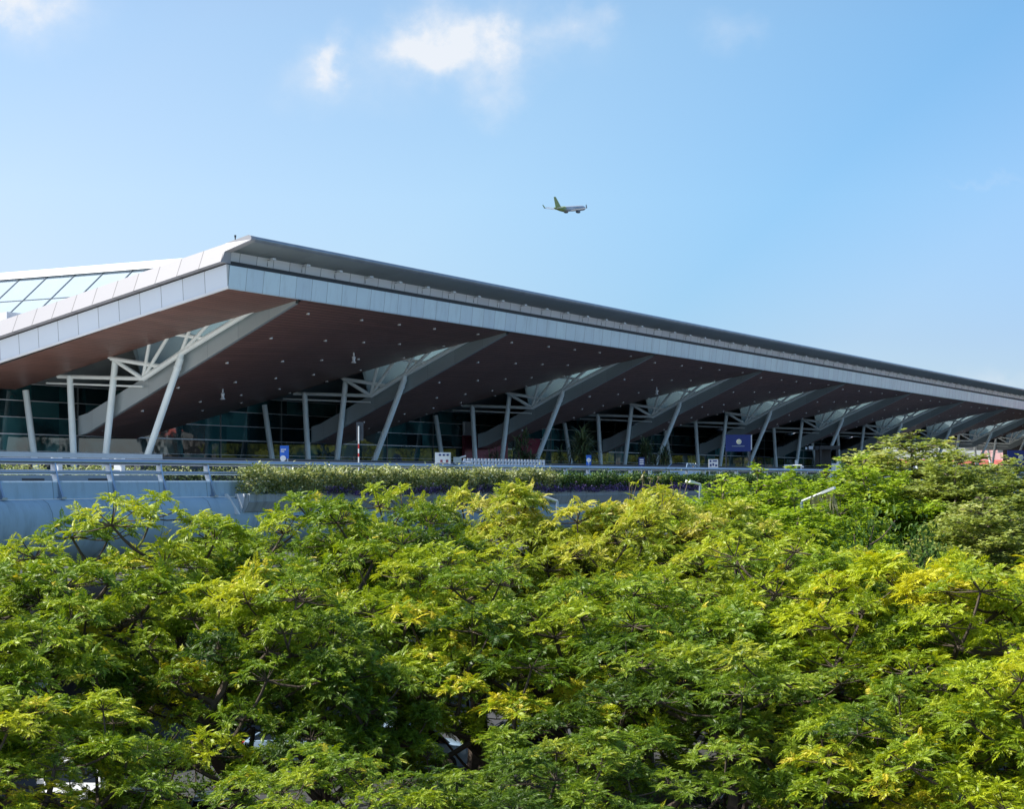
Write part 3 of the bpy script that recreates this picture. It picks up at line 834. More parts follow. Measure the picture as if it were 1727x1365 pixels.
def make_feather_tree(seed, Rr=4.2, zt=9.0, zb=2.7, nclump=84, nros=10, nleaf=11, ll=.40, leafmat='leaf_green', bark='bark', dens=1.0, crown='crown', yel=.04):
    rg = np.random.default_rng(seed)
    root = empty('feathery_tree', (0, 0, 0))
    ph = rg.uniform(0, 6.28, 4)
    tg = []
    tries = 0
    while len(tg) < nclump and tries < 9000:
        tries += 1
        th = rg.uniform(0, 2 * math.pi); rr = math.sqrt(rg.uniform(0, 1))
        bump = 1 + .16 * math.sin(2 * th + ph[0]) + .12 * math.sin(3 * th + ph[1]) + .07 * math.sin(5 * th + ph[2])
        r = rr * Rr * bump
        dome = math.sqrt(max(0, 1 - rr ** 2.2))
        ztop = zb + .9 + (zt - zb - .9) * (dome * (1 + .10 * math.sin(3 * th + ph[3]) * rr))
        zlow = zb + .35 * (ztop - zb) * (1 - rr * .5)
        z = zlow + (ztop - zlow) * rg.uniform(0, 1) ** .30
        p = np.array([r * math.cos(th), r * math.sin(th), z])
        dmin = 1.25
        if all(np.linalg.norm((p - q) * (1, 1, 1.25)) > dmin for q in tg): tg.append(p)
    lean = rg.uniform(-.35, .35, 2)
    fk = [(0, 0, 0), (lean[0], lean[1], zb - .5), (lean[0] * 1.3, lean[1] * 1.3, zb + .3)]
    fp = [-1, 0, 1]
    nl = 5
    for k in range(nl):
        th = 2 * math.pi * k / nl + rg.uniform(-.4, .4)
        fk.append((lean[0] + math.cos(th) * Rr * .34, lean[1] + math.sin(th) * Rr * .34, zb + 1.1 + rg.uniform(-.2, .7))); fp.append(1 if k % 2 else 2)
    nodes, par, cnt = grow(fk, fp, [t - np.array([0, 0, .35]) for t in tg])
    rad = [.029 * max(1, c) ** .52 for c in cnt]; rad[0] = max(rad[0], rad[1] * 1.25)
    pos, fw, up, ln, tone = [], [], [], [], []
    for ci, c in enumerate(tg):
        rel = np.array([c[0], c[1], 0]); rel = rel / (np.linalg.norm(rel) + .3)
        ctone = rg.normal(.5, .17)
        isyel = rg.uniform() < yel
        cs = rg.uniform(.55, 1.15); lf = rg.uniform(.72, 1.3)
        for q in range(nros):
            a = q * 2.399 + rg.uniform(-.5, .5); rr = math.sqrt((q + rg.uniform(.1, .9)) / nros)
            o = np.array([rr * math.cos(a), rr * math.sin(a), .18 - .62 * rr * rr + rg.normal(0, .07)]) * cs
            pr = c + o
            nodes.append(pr); rad.append(.011); par.append(ci)  # clump index, replaced below
            a0 = rg.uniform(0, 6.283)
            out = np.array([math.cos(a), math.sin(a)]) * rr
            for k in range(nleaf):
                th = a0 + k * 2.399
                w_ = np.array([math.cos(th), math.sin(th)])
                al = float(w_ @ out)
                el = R(rg.uniform(-5, 40)) - .75 * max(0, al) + (.5 if k > nleaf * .75 else 0)
                d = np.array([w_[0] * math.cos(el) + out[0] * .45 + rel[0] * .2, w_[1] * math.cos(el) + out[1] * .45 + rel[1] * .2, math.sin(el)])
                pos.append(pr + rg.normal(0, .03, 3)); fw.append(d)
                u = np.array([out[0] * .5 + rg.normal(0, .3), out[1] * .5 + rg.normal(0, .3), 1.0]); up.append(u)
                ln.append(ll * lf * rg.uniform(.6, 1.15))
                t = ctone + rg.normal(0, .10)
                if isyel and rg.uniform() < .6: t = rg.uniform(.9, 1.0)
                elif rg.uniform() < .012: t = rg.uniform(.95, 1)
                else: t = min(t, .9)
                tone.append(np.clip(t, 0, 1))
    # twigs to the rosettes
    tipnode = {}
    base_n = len(nodes) - len(tg) * nros
    tipidx = {}
    for i in range(base_n):
        for ci, c in enumerate(tg):
            if abs(nodes[i][0] - c[0]) < 1e-6 and abs(nodes[i][1] - c[1]) < 1e-6: tipidx[ci] = i
    for i in range(base_n, len(nodes)):
        par[i] = tipidx.get(par[i], 0)
    limb_mesh('trunk', nodes, par, rad, M[bark], root)
    tv, tf = pinnate()
    leaf_mesh(crown, pos, fw, up, ln, tone, tv, tf, M[leafmat], root)
    return root

def make_tier_tree(seed, Rr=5.0, zt=11.0, zb=3.0, ntier=9, leafmat='leaf_fine_b', bark='bark_pale', leaf=.2, ntuft=16000):
    """fine leaved tree with flat spreading layers"""
    rg = np.random.default_rng(seed)
    root = empty('layered_tree', (0, 0, 0))
    nodes = [np.array([0, 0, 0.]), np.array([.05, .0, zb * .6])]; par = [-1, 0]; rad = [.17, .15]
    last = 1
    pos, fw, up, ln, tone = [], [], [], [], []
    tiers = []
    for t in range(ntier):
        f = t / (ntier - 1)
        z = zb + (zt - zb) * (f ** .9)
        nodes.append(np.array([rg.normal(0, .06), rg.normal(0, .06), z - .3])); par.append(last); rad.append(.14 * (1 - f) + .02); last = len(nodes) - 1
        rt = Rr * (1 - f ** 3.0) * rg.uniform(.8, 1.1) + .4
        nb = int(rg.integers(6, 9)) if f < .85 else 5
        th0 = rg.uniform(0, 6.28)
        for b_ in range(nb):
            th = th0 + 2 * math.pi * b_ / nb + rg.uniform(-.3, .3)
            L = rt * rg.uniform(.68, 1.12); rise = rg.uniform(-.08, .22) * L
            dirv = np.array([math.cos(th), math.sin(th), 0])
            s = nodes[last]
            p1 = s + dirv * L * .5 + (0, 0, rise * .3 + .25); p2 = s + dirv * L + (0, 0, rise + .25)
            nodes.append(p1); par.append(last); rad.append(.045); i1 = len(nodes) - 1
            nodes.append(p2); par.append(i1); rad.append(.015)
            tiers.append((s, p1, p2, L, th))
    tot = sum(x[3] ** 1.6 for x in tiers)
    for s, p1, p2, L, th in tiers:
        nt_ = int(ntuft * L ** 1.6 / tot)
        bt = rg.normal(.5, .12)
        side = np.array([-math.sin(th), math.cos(th), 0])
        for k in range(nt_):
            f = rg.uniform(.18, 1.04) ** .8
            c = (s * (1 - 2 * f) + p1 * 2 * f) if f < .5 else (p1 * (2 - 2 * f) + p2 * (2 * f - 1))
            w = .30 * L * (math.sin(math.pi * min(.98, .15 + .75 * f))) + .12
            q = rg.uniform(-1, 1)
            c = c + side * q * w + np.array([0, 0, rg.normal(.03, .15) - .2 * q * q])
            tt = np.clip(bt + rg.normal(0, .15), 0, 1)
            a0 = rg.uniform(0, 6.28)
            for j in range(5):
                th2 = a0 + j * 1.257 + rg.normal(0, .25); el = rg.uniform(-.25, .6)
                pos.append(c); fw.append((math.cos(th2) * math.cos(el), math.sin(th2) * math.cos(el), math.sin(el)))
                up.append((rg.normal(0, .3), rg.normal(0, .3), 1)); ln.append(leaf * rg.uniform(.7, 1.3)); tone.append(np.clip(tt + rg.normal(0, .08), 0, 1))
    limb_mesh('trunk', nodes, par, rad, M[bark], root)
    leaf_mesh('crown', pos, fw, up, ln, tone, *RHOMB, M[leafmat], root)
    return root

def make_broad_tree(seed, Rr=2.6, zt=7, zb=1.5, leafmat='leaf_broad', leaf=.19, nclump=60):
    rg = np.random.default_rng(seed)
    root = empty('broadleaf_tree', (0, 0, 0))
    tg = []
    tries = 0
    while len(tg) < nclump and tries < 6000:
        tries += 1
        d = rg.normal(0, 1, 3); d /= np.linalg.norm(d); r = rg.uniform(.55, 1) ** .5
        p = np.array([d[0] * Rr * r, d[1] * Rr * r, (zt + zb) / 2 + d[2] * (zt - zb) / 2 * r])
        if all(np.linalg.norm(p - q) > .6 for q in tg): tg.append(p)
    nodes, par, cnt = grow([(0, 0, 0), (0, 0, zb), (0, 0, zb + 1)], [-1, 0, 1], tg)
    rad = [.02 * max(1, c) ** .5 for c in cnt]
    pos, fw, up, ln, tone = [], [], [], [], []
    cen = np.array([0, 0, (zt + zb) / 2])
    for c in tg:
        bt = rg.normal(.45, .15)
        for k in range(44):
            p = c + rg.normal(0, .28, 3)
            d = rg.normal(0, .7, 3) + (c - cen) / Rr * .8 + (0, 0, .25)
            pos.append(p); fw.append(d); up.append((rg.normal(0, .6), rg.normal(-.5, .6), 1)); ln.append(leaf * rg.uniform(.7, 1.25)); tone.append(np.clip(bt + rg.normal(0, .15), 0, 1))
    limb_mesh('trunk', nodes, par, rad, M['bark'], root)
    leaf_mesh('crown', pos, fw, up, ln, tone, *ELLIP, M[leafmat], root)
    return root

def place(proto_root, xyz, s, sz, rz, label, cat, group, leafmat=None, used={}):
    key = proto_root.name
    if key not in used:
        used[key] = True; o = proto_root
    else:
        o = proto_root.copy(); COL.objects.link(o)
        for ch in list(proto_root.children):
            c = ch.copy(); COL.objects.link(c); c.parent = o
    o.location = xyz; o.scale = (s, s, sz); o.rotation_euler = (0, 0, rz)
    tag(o, label, cat, group)
    for c in o.children:
        if c.name.startswith('crown'):
            c.material_slots[0].link = 'OBJECT'
            c.material_slots[0].material = M[leafmat] if leafmat else c.data.materials[0]
    return o

# ============================================================ TREES
FT = [make_feather_tree(11, 4.2, 9.0, 2.5, nclump=56), make_feather_tree(23, 4.2, 9.0, 2.7, nclump=54),
      make_feather_tree(37, 4.2, 9.0, 2.3, nclump=58, yel=.06), make_feather_tree(51, 4.2, 9.0, 2.9, nclump=54, yel=.06)]
GF = 'feathery leaved trees in front of the elevated road'
FTREES = [
 # px, distance, top py, radius, proto, rot, material, label
 (205, 46, 840, 4.5, 0, 0.3, 'leaf_green', 'large bright green feathery tree in front of the curved road edge, far left'),
 (-70, 41, 930, 4.0, 1, 2.1, 'leaf_green', 'feathery green tree cut off by the left picture edge'),
 (545, 51, 832, 4.4, 1, 0.9, 'leaf_green', 'bright green feathery tree just below the sunlit triangular planter end'),
 (420, 43, 950, 3.4, 2, 4.0, 'leaf_green', 'green feathery tree in front of the pale pier, left of centre'),
 (670, 55, 824, 3.4, 0, 3.3, 'leaf_green', 'fresh green feathery tree below the white cabinet'),
 (800, 57, 822, 4.0, 3, 1.7, 'leaf_olive', 'olive yellow feathery tree below the striped white fence'),
 (950, 57, 824, 4.4, 2, 5.1, 'leaf_olive', 'yellowing feathery tree below the purple flowers'),
 (1090, 56, 828, 4.2, 0, 0.7, 'leaf_olive', 'yellow green feathery tree below the bare reddish shoots'),
 (1215, 54, 852, 4.2, 3, 3.1, 'leaf_olive', 'yellow green feathery tree left of the layered bright trees'),
 (800, 46, 925, 4.0, 0, 2.6, 'leaf_green', 'fresh green feathery tree in the middle of the grove'),
 (1020, 44, 965, 4.2, 1, 4.4, 'leaf_green', 'green feathery tree with dark limbs, right of the thin grey pole'),
 (1290, 47, 900, 4.4, 0, 5.6, 'leaf_green', 'green feathery tree between the yellow ones, right of centre'),
 (1215, 39, 1075, 3.6, 2, 1.2, 'leaf_shaded', 'green low feathery tree at the bottom, right of centre'),
 (1480, 44, 935, 4.2, 3, 0.2, 'leaf_gold', 'golden feathery tree below the dark broad leaved tree'),
 (1690, 42, 930, 4.4, 2, 2.9, 'leaf_gold', 'brightest golden feathery tree at the right edge'),
 (1545, 37, 1130, 3.0, 1, 5.0, 'leaf_green', 'green feathery tree with slanting dark trunk at bottom right'),
 (1790, 35, 1080, 3.4, 0, 3.7, 'leaf_gold', 'green and yellow feathery tree at the bottom right corner'),
 (930, 35, 1240, 2.8, 3, 2.2, 'leaf_shaded', 'low feathery tree at the bottom beside the thin grey pole'),
 (560, 42, 1060, 2.7, 0, 4.9, 'leaf_shaded', 'shaded green feathery tree left of the pale blue car'),
 (560, 34, 1260, 2.5, 1, 1.1, 'leaf_green', 'low green feathery tree at the bottom right of the parked cars'),
 (60, 37, 1160, 3.0, 3, 5.9, 'leaf_green', 'spreading green feathery tree above the cars at bottom left'),
]
for px, Y, ty, rad_, pi, rz, lm, lab in FTREES:
    x, y, z = at(px, ty, Y)
    place(FT[pi], (x, y, 0), rad_ / 4.2, z / 9.0, rz, lab, 'tree', GF, lm)
TT = [make_tier_tree(5, 5, 11, 3.0, 12, 'leaf_fine_b'), make_tier_tree(8, 5, 11, 2.8, 14, 'leaf_fine_o'), make_tier_tree(14, 5, 11, 3.0, 11, 'leaf_fine_b')]
GL = 'fine leaved layered trees on the right'
for px, Y, ty, rad_, pi, rz, lm, lab in [
 (1275, 71, 792, 5.0, 0, .4, 'leaf_fine_b', 'bright green flat layered tree in front of the blue emblem sign'),
 (1335, 75, 796, 4.6, 2, 4.9, 'leaf_fine_b', 'bright layered tree in front of the small white call box'),
 (1395, 78, 794, 4.8, 2, 2.0, 'leaf_fine_b', 'bright green layered tree behind the slanting white lamp arm'),
 (1535, 84, 730, 7.4, 1, 1.1, 'leaf_fine_o', 'tallest olive layered tree, its pointed top against the slanting columns'),
 (1460, 76, 775, 5.2, 0, 4.2, 'leaf_fine_b', 'lime green layered tree left of the tallest olive one'),
 (1610, 78, 768, 5.8, 2, 0.7, 'leaf_fine_o', 'olive layered tree between the tallest one and the small blue sign'),
 (1700, 84, 772, 6.0, 1, 3.4, 'leaf_fine_o', 'wide olive layered tree at the right edge below the small blue sign'),
 (1660, 68, 838, 4.8, 1, 5.2, 'leaf_fine_o', 'low olive layered tree behind the golden tree at the right'),
 (1345, 62, 838, 4.6, 2, 3.6, 'leaf_fine_b', 'flat layered green tree below the slanting white lamp arm'),
 (1420, 66, 832, 4.0, 0, 5.5, 'leaf_fine_b', 'low bright layered tree left of the dark broad leaved tree'),
 (1215, 66, 808, 3.8, 1, 2.5, 'leaf_fine_b', 'layered green tree right beside the small white lamp head')]:
    x, y, z = at(px, ty, Y)
    place(TT[pi], (x, y, 0), rad_ / 5, z / 11.0, rz, lab, 'tree', GL, lm)
for k in range(9):
    t_ = k / 8
    place(TT[k % 3], (142 - 44 * t_ + (k % 2) * 7, 205 + 92 * t_, 0), 1.6, 1.85 + .16 * (k % 3), k * 1.3, 'layered tree along the approach road beyond the right picture edge', 'tree', 'approach road trees', 'leaf_fine_o')
BT = make_broad_tree(3, nclump=85)
x, y, z = at(1505, 872, 57)
place(BT, (x, y, 0), 1.0, z / 7.0, .5, 'dark broad leaved tree with glossy leaves below the tallest layered tree', 'tree', None, 'leaf_broad')
x, y, z = at(1590, 945, 52)
place(BT, (x, y, 0), .8, z / 7.0, 2.5, 'small dark broad leaved tree behind the golden tree', 'tree', None, 'leaf_broad')
BU = make_broad_tree(9, 1.5, 2.6, .2, 'hedge_pale', .16, 40)
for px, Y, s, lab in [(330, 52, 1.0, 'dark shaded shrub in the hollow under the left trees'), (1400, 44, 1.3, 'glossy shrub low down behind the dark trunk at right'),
                      (1290, 42, 1.1, 'glossy shrub in the shade under the shaded green tree')]:
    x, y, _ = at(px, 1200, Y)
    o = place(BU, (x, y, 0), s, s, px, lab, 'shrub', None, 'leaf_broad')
# bare dry twigs sticking out of the yellow trees
# ============================================================ HEDGES
def hedge(name, u0, u1, v0, v1, h0, top, n, leaf, mat, label, cat, seed, shade=.0, kind=None):
    rg = np.random.default_rng(seed)
    base = np.array(P(u0, (v0 + v1) / 2, h0))
    pos, fw, up, ln, tone = [], [], [], [], []
    for i in range(n):
        u = rg.uniform(u0, u1); q = rg.uniform(-1, 1)
        ht = top + .09 * math.sin(u * 1.3) + .08 * math.sin(u * 3.1 + 1) + .09 * math.sin(u * 5.3 + 2) - .10 + rg.normal(0, .04)
        v = (v0 + v1) / 2 + q * (v1 - v0) / 2
        f = rg.uniform(0, 1) ** .6
        h = h0 + (ht * (1 - .35 * abs(q) ** 3) - h0) * f
        if rg.uniform() < .03: h += rg.uniform(.02, .38) ** 1.0 * (f > .6)
        pos.append(np.array(P(u, v, h)) - base)
        d = rg.normal(0, 1, 3); d[2] = abs(d[2]) * .7; fw.append(d); up.append((rg.normal(0, .5), rg.normal(0, .5), 1))
        ln.append(leaf * rg.uniform(.6, 1.4)); tone.append(np.clip(rg.normal(.46 + .16 * math.sin(u * 2.1) * math.sin(u * .7 + h * 4), .22), 0, 1))
    o = leaf_mesh(name, pos, fw, up, ln, tone, *RHOMB, M[mat], None, tuple(base))
    return tag(o, label, cat, None, kind)
hedge('hedge', -19.2, 9.0, -16.75, -15.75, -.75, .52, 30000, .15, 'hedge_pale', 'pale variegated clipped hedge in the planter trough, left part', 'hedge', 1)
hedge('hedge', 9.0, 56.0, -16.6, -15.7, -.75, .30, 34000, .15, 'hedge_dark', 'dark green clipped hedge in the planter trough, behind purple flowers', 'hedge', 2)
hedge('purple_flowers', -14.0, 34.0, -16.9, -16.6, -.80, -.40, 9000, .11, 'flowers', 'low purple flowering plants along the planter rim', 'flowers', 3, kind='stuff')
hedge('low_hedge', -60, 60, -7.2, -6.4, -.3, .62, 26000, .16, 'hedge_pale', 'low pale hedge strip behind the inner railing', 'hedge', 4)
# strap leaved plants standing on the deck
def strap_plant(px, py, Y, n, L, hh, label, seed, stems=3):
    rg = np.random.default_rng(seed)
    x, y, z = at(px, py, Y)
    root = empty('palm_plant', (x, y, HC + DECK + .15), label, 'plant')
    zt = z - (HC + DECK + .15)
    pos, fw, up, ln, tone = [], [], [], [], []
    tb = MB()
    for s in range(stems):
        tip = np.array([rg.normal(0, hh * .35), rg.normal(0, hh * .35), zt * rg.uniform(.45, .92)])
        tb.tube([(tip[0] * .3, tip[1] * .3, 0), tuple(tip * (.7, .7, .5)), tuple(tip)], [.07, .06, .05], 6)
        for k in range(n // stems):
            th = rg.uniform(0, 6.28); el = rg.uniform(-.35, 1.2)
            pos.append(tip + rg.normal(0, .12, 3) - (0, 0, rg.uniform(0, zt * .25))); fw.append((math.cos(th) * math.cos(el), math.sin(th) * math.cos(el), math.sin(el)))
            up.append((0, 0, 1) if el < 1.3 else (1, 0, 0)); ln.append(L * rg.uniform(.6, 1.2)); tone.append(np.clip(rg.normal(.45, .25), 0, 1))
    tb.build('stem', M['bark'], root, True, world=False)
    leaf_mesh('foliage', pos, fw, up, ln, tone, *STRAP, M['strap'], root)
    return root
strap_plant(884, 724, 128, 330, 1.0, 1.5, 'dark bushy palm in front of the crimson wall panel', 1, 5)
strap_plant(985, 730, 128, 380, 1.3, 1.7, 'tall spiky palm plant in front of two slanting columns, beside small blue sign', 2, 6)
strap_plant(950, 752, 130, 140, .8, .9, 'low spiky plant left of the tall spiky palm plant', 3, 3)
strap_plant(1090, 738, 150, 240, 1.0, 1.4, 'dark leafy palm hiding the foot of a slanting column', 4, 5)
strap_plant(1118, 742, 156, 240, 1.0, 1.4, 'darker leafy palm right beside its twin, nearer the pale blue road car', 6, 5)
strap_plant(838, 748, 150, 160, .8, 1.6, 'low dark shrub in front of the left crimson panel', 7, 5)

# ============================================================ THINGS ON THE DECK
AX = (np.array([1., 0, 0]), np.array([0, 1., 0]), np.array([0, 0, 1.]))
def px_box(mb, x0, x1, y0, y1, Y, depth=.1, dy=0.0, m=0):
    a = np.array(at(x0, y1, Y)); b_ = np.array(at(x1, y0, Y))
    mb.box(((a[0] + b_[0]) / 2, Y + dy, (a[2] + b_[2]) / 2), (abs(b_[0] - a[0]), depth, abs(b_[2] - a[2])), m)
dz = HC + DECK
# blue parking notice board
Y = 84
x, y, _ = at(480, 0, Y)
bd = empty('notice_board', (x, Y, dz), 'bright blue notice board with white lettering and round white base above the pale hedge', 'sign')
q = MB(); px_box(q, 472.5, 487, 752, 774, Y, .12); q.build('panel', M['bright_blue'], bd)
q = MB()
for k, (a, b_) in enumerate(((474, 483), (474, 480))):
    for j in range(4 if k == 0 else 3):
        w = (b_ - a) / (4 if k == 0 else 3)
        px_box(q, a + w * j + .2, a + w * j + w * .75, 757.4 + 3.4 * k, 759.8 + 3.4 * k, Y, .02, -.07)
q.build('lettering', M['text_white'], bd)
q = MB(); c = at(478, 773.5, Y); q.tube([(c[0], Y - .1, c[2]), (c[0], Y - .16, c[2])], .14, 18); q.build('round_mark', M['text_white'], bd)
q = MB()
for xx in (475, 485):
    a = at(xx, 774, Y); q.box((a[0], Y, (a[2] + dz) / 2), (.06, .06, a[2] - dz))
q.build('leg', M['rail'], bd)
# red and white post with grey frame
Y = 86
x, _, _ = at(605, 0, Y)
sp = empty('marker_post', (x, Y, dz), 'thin red and white banded post with a grey frame panel behind its top', 'post')
q = MB()
zt = at(0, 719, Y)[2]
z0 = dz
hs = [z0, at(0, 771, Y)[2], at(0, 765, Y)[2], at(0, 757, Y)[2], at(0, 749, Y)[2], zt]
for k in range(5):
    q.tube([(x, Y, hs[k]), (x, Y, hs[k + 1])], .034, 10, m=(0 if k in (0, 2, 4) else 1))
q.build('pole', [M['white'], M['red']], sp, True)
q = MB()
px_box(q, 600.4, 603.4, 712, 743.5, Y, .08, .12); px_box(q, 609.2, 612.4, 712, 743.5, Y, .08, .12)
px_box(q, 603.4, 609.2, 712, 719, Y, .08, .12); px_box(q, 603.4, 609.2, 733, 743.5, Y, .06, .12); px_box(q, 603.4, 609.2, 719, 733, Y, .03, .14)
q.build('frame_panel', M['kerb_dark'], sp)
# white ticket booth with pictograms
Y = 90
x, _, _ = at(746, 0, Y)
kb = empty('ticket_cabinet', (x, Y, dz), 'white cabinet with four small dark and red pictograms behind the blue tube rail', 'cabinet')
q = MB(); px_box(q, 733.5, 759.5, 763.5, 781, Y, .9, .45); q.build('body', M['white'], kb)
q = MB()
for i, xx in enumerate((742, 748.5, 755)):
    px_box(q, xx - 1.8, xx + 1.8, 766.4, 769.2, Y, .03, -.02)
q.build('pictogram', M['blue_sign'], kb)
for xx in (744.5, 754):
    q = MB(); px_box(q, xx - 1.9, xx + 1.9, 776, 780, Y, .03, -.02); q.build('pictogram', M['crimson'], kb)
q = MB()
for xx in (735, 758):
    a = at(xx, 781, Y); q.box((a[0], Y + .3, (a[2] + dz) / 2), (.1, .5, a[2] - dz))
q.build('leg', M['white'], kb)
q = MB()
a = at(768, 776, Y); q.box((a[0] + .1, Y + .3, a[2]), (.42, .3, .30)); q.tube([(a[0] + .2, Y + .3, a[2] + .1), (a[0] + .55, Y + .3, a[2] + .2)], .05, 8)
q.tube([(a[0], Y + .3, a[2]), (a[0], Y + .3, dz)], .07, 8)
q.tube([(a[0] + .2, Y + .3, a[2] - .1), (a[0] + .85, Y + .1, a[2] - .16)], .06, 8)
tag(q.build('barrier_gate', M['rail'], loc=(a[0], Y, dz)), 'small blue grey gate barrier between the white cabinet and striped white fence', 'barrier')
# white picket fence
Y = 92
uA = (A_ := 0)
def v_of(Z): return Z
fe = empty('picket_fence', P(16, -12.4, DECK), 'white picket fence with narrow gaps behind the blue tube rail', 'fence')
pv = -12.4
def u_at(px, v):
    A = (62.05 + v) * F / CA
    return (A / (2490 - px) - 98 - .489 * v) / .872
ua, ub_ = u_at(785, pv), u_at(918, pv)
q = MB()
n = 25
for i in range(n):
    u = ua + (ub_ - ua) * i / (n - 1)
    q.bbox(u - .11, u + .11, pv, pv + .04, DECK + .08, 1.16)
q.build('pickets', M['fence_paint'], fe)
for h in (.2, 1.02):
    q = MB(); q.bbox(ua - .1, ub_ + .1, pv + .045, pv + .09, h - .04, h + .04); q.build('cross_rail', M['fence_paint'], fe)
# small blue direction boards
def small_board(px, y0, y1, w, Y, label, circ=True):
    x, _, _ = at(px, 0, Y)
    r_ = empty('small_sign', (x, Y, dz), label, 'sign')
    q = MB(); px_box(q, px - w, px + w, y0, y1, Y, .1); q.build('panel', M['blue_sign'] if not circ else M['bright_blue'], r_)
    q = MB()
    if circ:
        c = at(px, (y0 + y1) / 2, Y); q.tube([(c[0], Y - .05, c[2]), (c[0], Y - .08, c[2])], .13, 14)
        px_box(q, px - .5, px + .5, (y0 + y1) / 2 + 3.5, (y0 + y1) / 2 + 7, Y, .02, -.06)
    else:
        for k in range(3): px_box(q, px - w * .7, px + w * .7, y0 + 3 + 3.5 * k, y0 + 4.6 + 3.5 * k, Y, .02, -.06)
    q.build('mark', M['text_white'], r_)
    q = MB(); a = at(px, y1, Y); q.box((a[0], Y, (a[2] + dz) / 2), (.07, .07, max(.1, a[2] - dz))); q.build('leg', M['rail'], r_)
small_board(993, 768, 785, 4.2, 104, 'narrow blue sign with round white arrow mark below the tall spiky palm plant')
small_board(1082, 772, 787, 4.8, 116, 'small grey blue sign with pale lines, left of the pale blue road car', False)
# white pictogram board
Y = 128
x, _, _ = at(1203, 0, Y)
wb = empty('information_board', (x, Y, dz), 'white board with blue pictograms standing right of the pale blue road car', 'board')
q = MB(); px_box(q, 1195, 1211, 775, 791, Y, .1); q.build('panel', M['white'], wb)
q = MB()
for a, b_, c, d in ((1197, 1199.5, 776.5, 780), (1202, 1209, 777, 779), (1197, 1200, 783, 787), (1201.5, 1204, 782, 786), (1206, 1209.5, 784, 787)):
    px_box(q, a, b_, c, d, Y, .02, -.06)
q.build('pictogram', M['blue_sign'], wb)
q = MB()
for xx in (1196.5, 1209.5):
    a = at(xx, 791, Y); q.box((a[0], Y, (a[2] + dz) / 2), (.09, .09, max(.1, a[2] - dz)))
q.build('leg', M['rail'], wb)
# blue signs with round emblem
def emblem_sign(x0, x1, y0, y1, Y, label):
    cx = (x0 + x1) / 2
    x, _, _ = at(cx, 0, Y)
    r_ = empty('emblem_sign', (x, Y, dz), label, 'sign', 'blue emblem signs')
    q = MB(); px_box(q, x0, x1, y0, y1, Y, .16); q.build('panel', M['blue_sign'], r_)
    s = (x1 - x0) / 43.0
    c = at(cx + 1 * s, y0 + (y1 - y0) * .42, Y); rr = 4.4 * s / F * Y
    q = MB(); q.tube([(c[0], Y - .09, c[2]), (c[0], Y - .11, c[2])], rr, 28); em = q.build('emblem', M['text_white'], r_)
    q = MB(); q.tube([(c[0], Y - .105, c[2]), (c[0], Y - .125, c[2])], rr * .86, 28); q.build('emblem_ring', M['emblem'], em)
    q = MB()
    for k in range(12):
        a = 2 * math.pi * k / 12
        q.box((c[0] + math.cos(a) * rr * .45, Y - .13, c[2] + math.sin(a) * rr * .45), (rr * .14, .02, rr * .14))
    q.tube([(c[0], Y - .12, c[2]), (c[0], Y - .14, c[2])], rr * .22, 12)
    q.build('emblem_star', M['white'], em)
    q = MB(); yt = y0 + (y1 - y0) * .66
    for k in range(13):
        a = cx - 11 * s + 22 * s * k / 13
        px_box(q, a, a + 1.1 * s, yt, yt + 1.3 * s, Y, .02, -.09)
    q.build('lettering', M['rail'], r_)
    q = MB()
    for xx in (x0 + 1.2 * s, x1 - 1.2 * s):
        a = at(xx, y1, Y); q.box((a[0], Y + .12, (a[2] + dz) / 2), (.12, .12, a[2] - dz))
    q.build('leg', M['dark'], r_)
    q = MB(); px_box(q, x1 + .5 * s, x1 + 2.4 * s, y0 + .5, y1 - 3 * s, Y, .3, .2); q.build('side_light', M['white'], r_)
    return r_
emblem_sign(1224, 1266, 733.5, 762, 132, 'large dark blue sign with round gold emblem in front of slanting columns')
emblem_sign(1699, 1742, 760, 789, 190, 'smaller blue sign with gold emblem at the right edge above the olive tree')
# dark kiosk, small white things, bollards
Y = 165
x, _, _ = at(1392, 0, Y)
ks = empty('kiosk', (x, Y, dz), 'dark flat roofed kiosk between slanting columns, left of the tallest olive tree', 'kiosk')
q = MB(); px_box(q, 1383, 1417, 752, 758, Y, 4, 2); q.build('roof', M['black'], ks)
for bx in ((1384, 1387, 758, 797, Y, .4, .5), (1411, 1415, 758, 797, Y, .4, .5), (1386, 1413, 757, 797, Y, .2, 3.6)):
    q = MB(); px_box(q, *bx); q.build('wall', M['black'], ks)
q = MB()
for i, (a, b_, c, d) in enumerate(((1358, 1361, 754.5, 758.5), (1364, 1371, 753, 758.5), (1374, 1380, 755, 758.5))): px_box(q, a, b_, c, d, 168, .3)
tag(q.build('luggage_sign', M['white'], loc=at(1368, 758, 168)), 'small white hanging sign blocks under the canopy, left of the dark kiosk', 'sign')
q = MB(); px_box(q, 1340.5, 1345, 776.5, 785, 150, .3); a = at(1343, 785, 150); q.box((a[0], 150, (a[2] + dz) / 2), (.1, .1, a[2] - dz))
tag(q.build('call_box', M['white'], loc=(a[0], 150, dz)), 'small white call box on a post right of the large blue emblem sign', 'box')
q = MB(); q.tube([at(1322, 785.5, 146), at(1352, 785.5, 146), at(1355, 789, 146)], .07, 8)
for xx in (1323, 1351): q.tube([at(xx, 786, 146), (at(xx, 786, 146)[0], 146, dz)], .06, 8)
tag(q.build('hoop_rail', M['white'], True and None, loc=(at(1338, 0, 146)[0], 146, dz)), 'low white hoop rail below the small white call box', 'rail')
q = MB(); px_box(q, 1402, 1419, 782, 792, 160, .3); 
for xx in (1404, 1410, 1416): px_box(q, xx, xx + 1.5, 792, 799, 160, .2)
px_box(q, 1411, 1415, 778, 782, 160, .3)
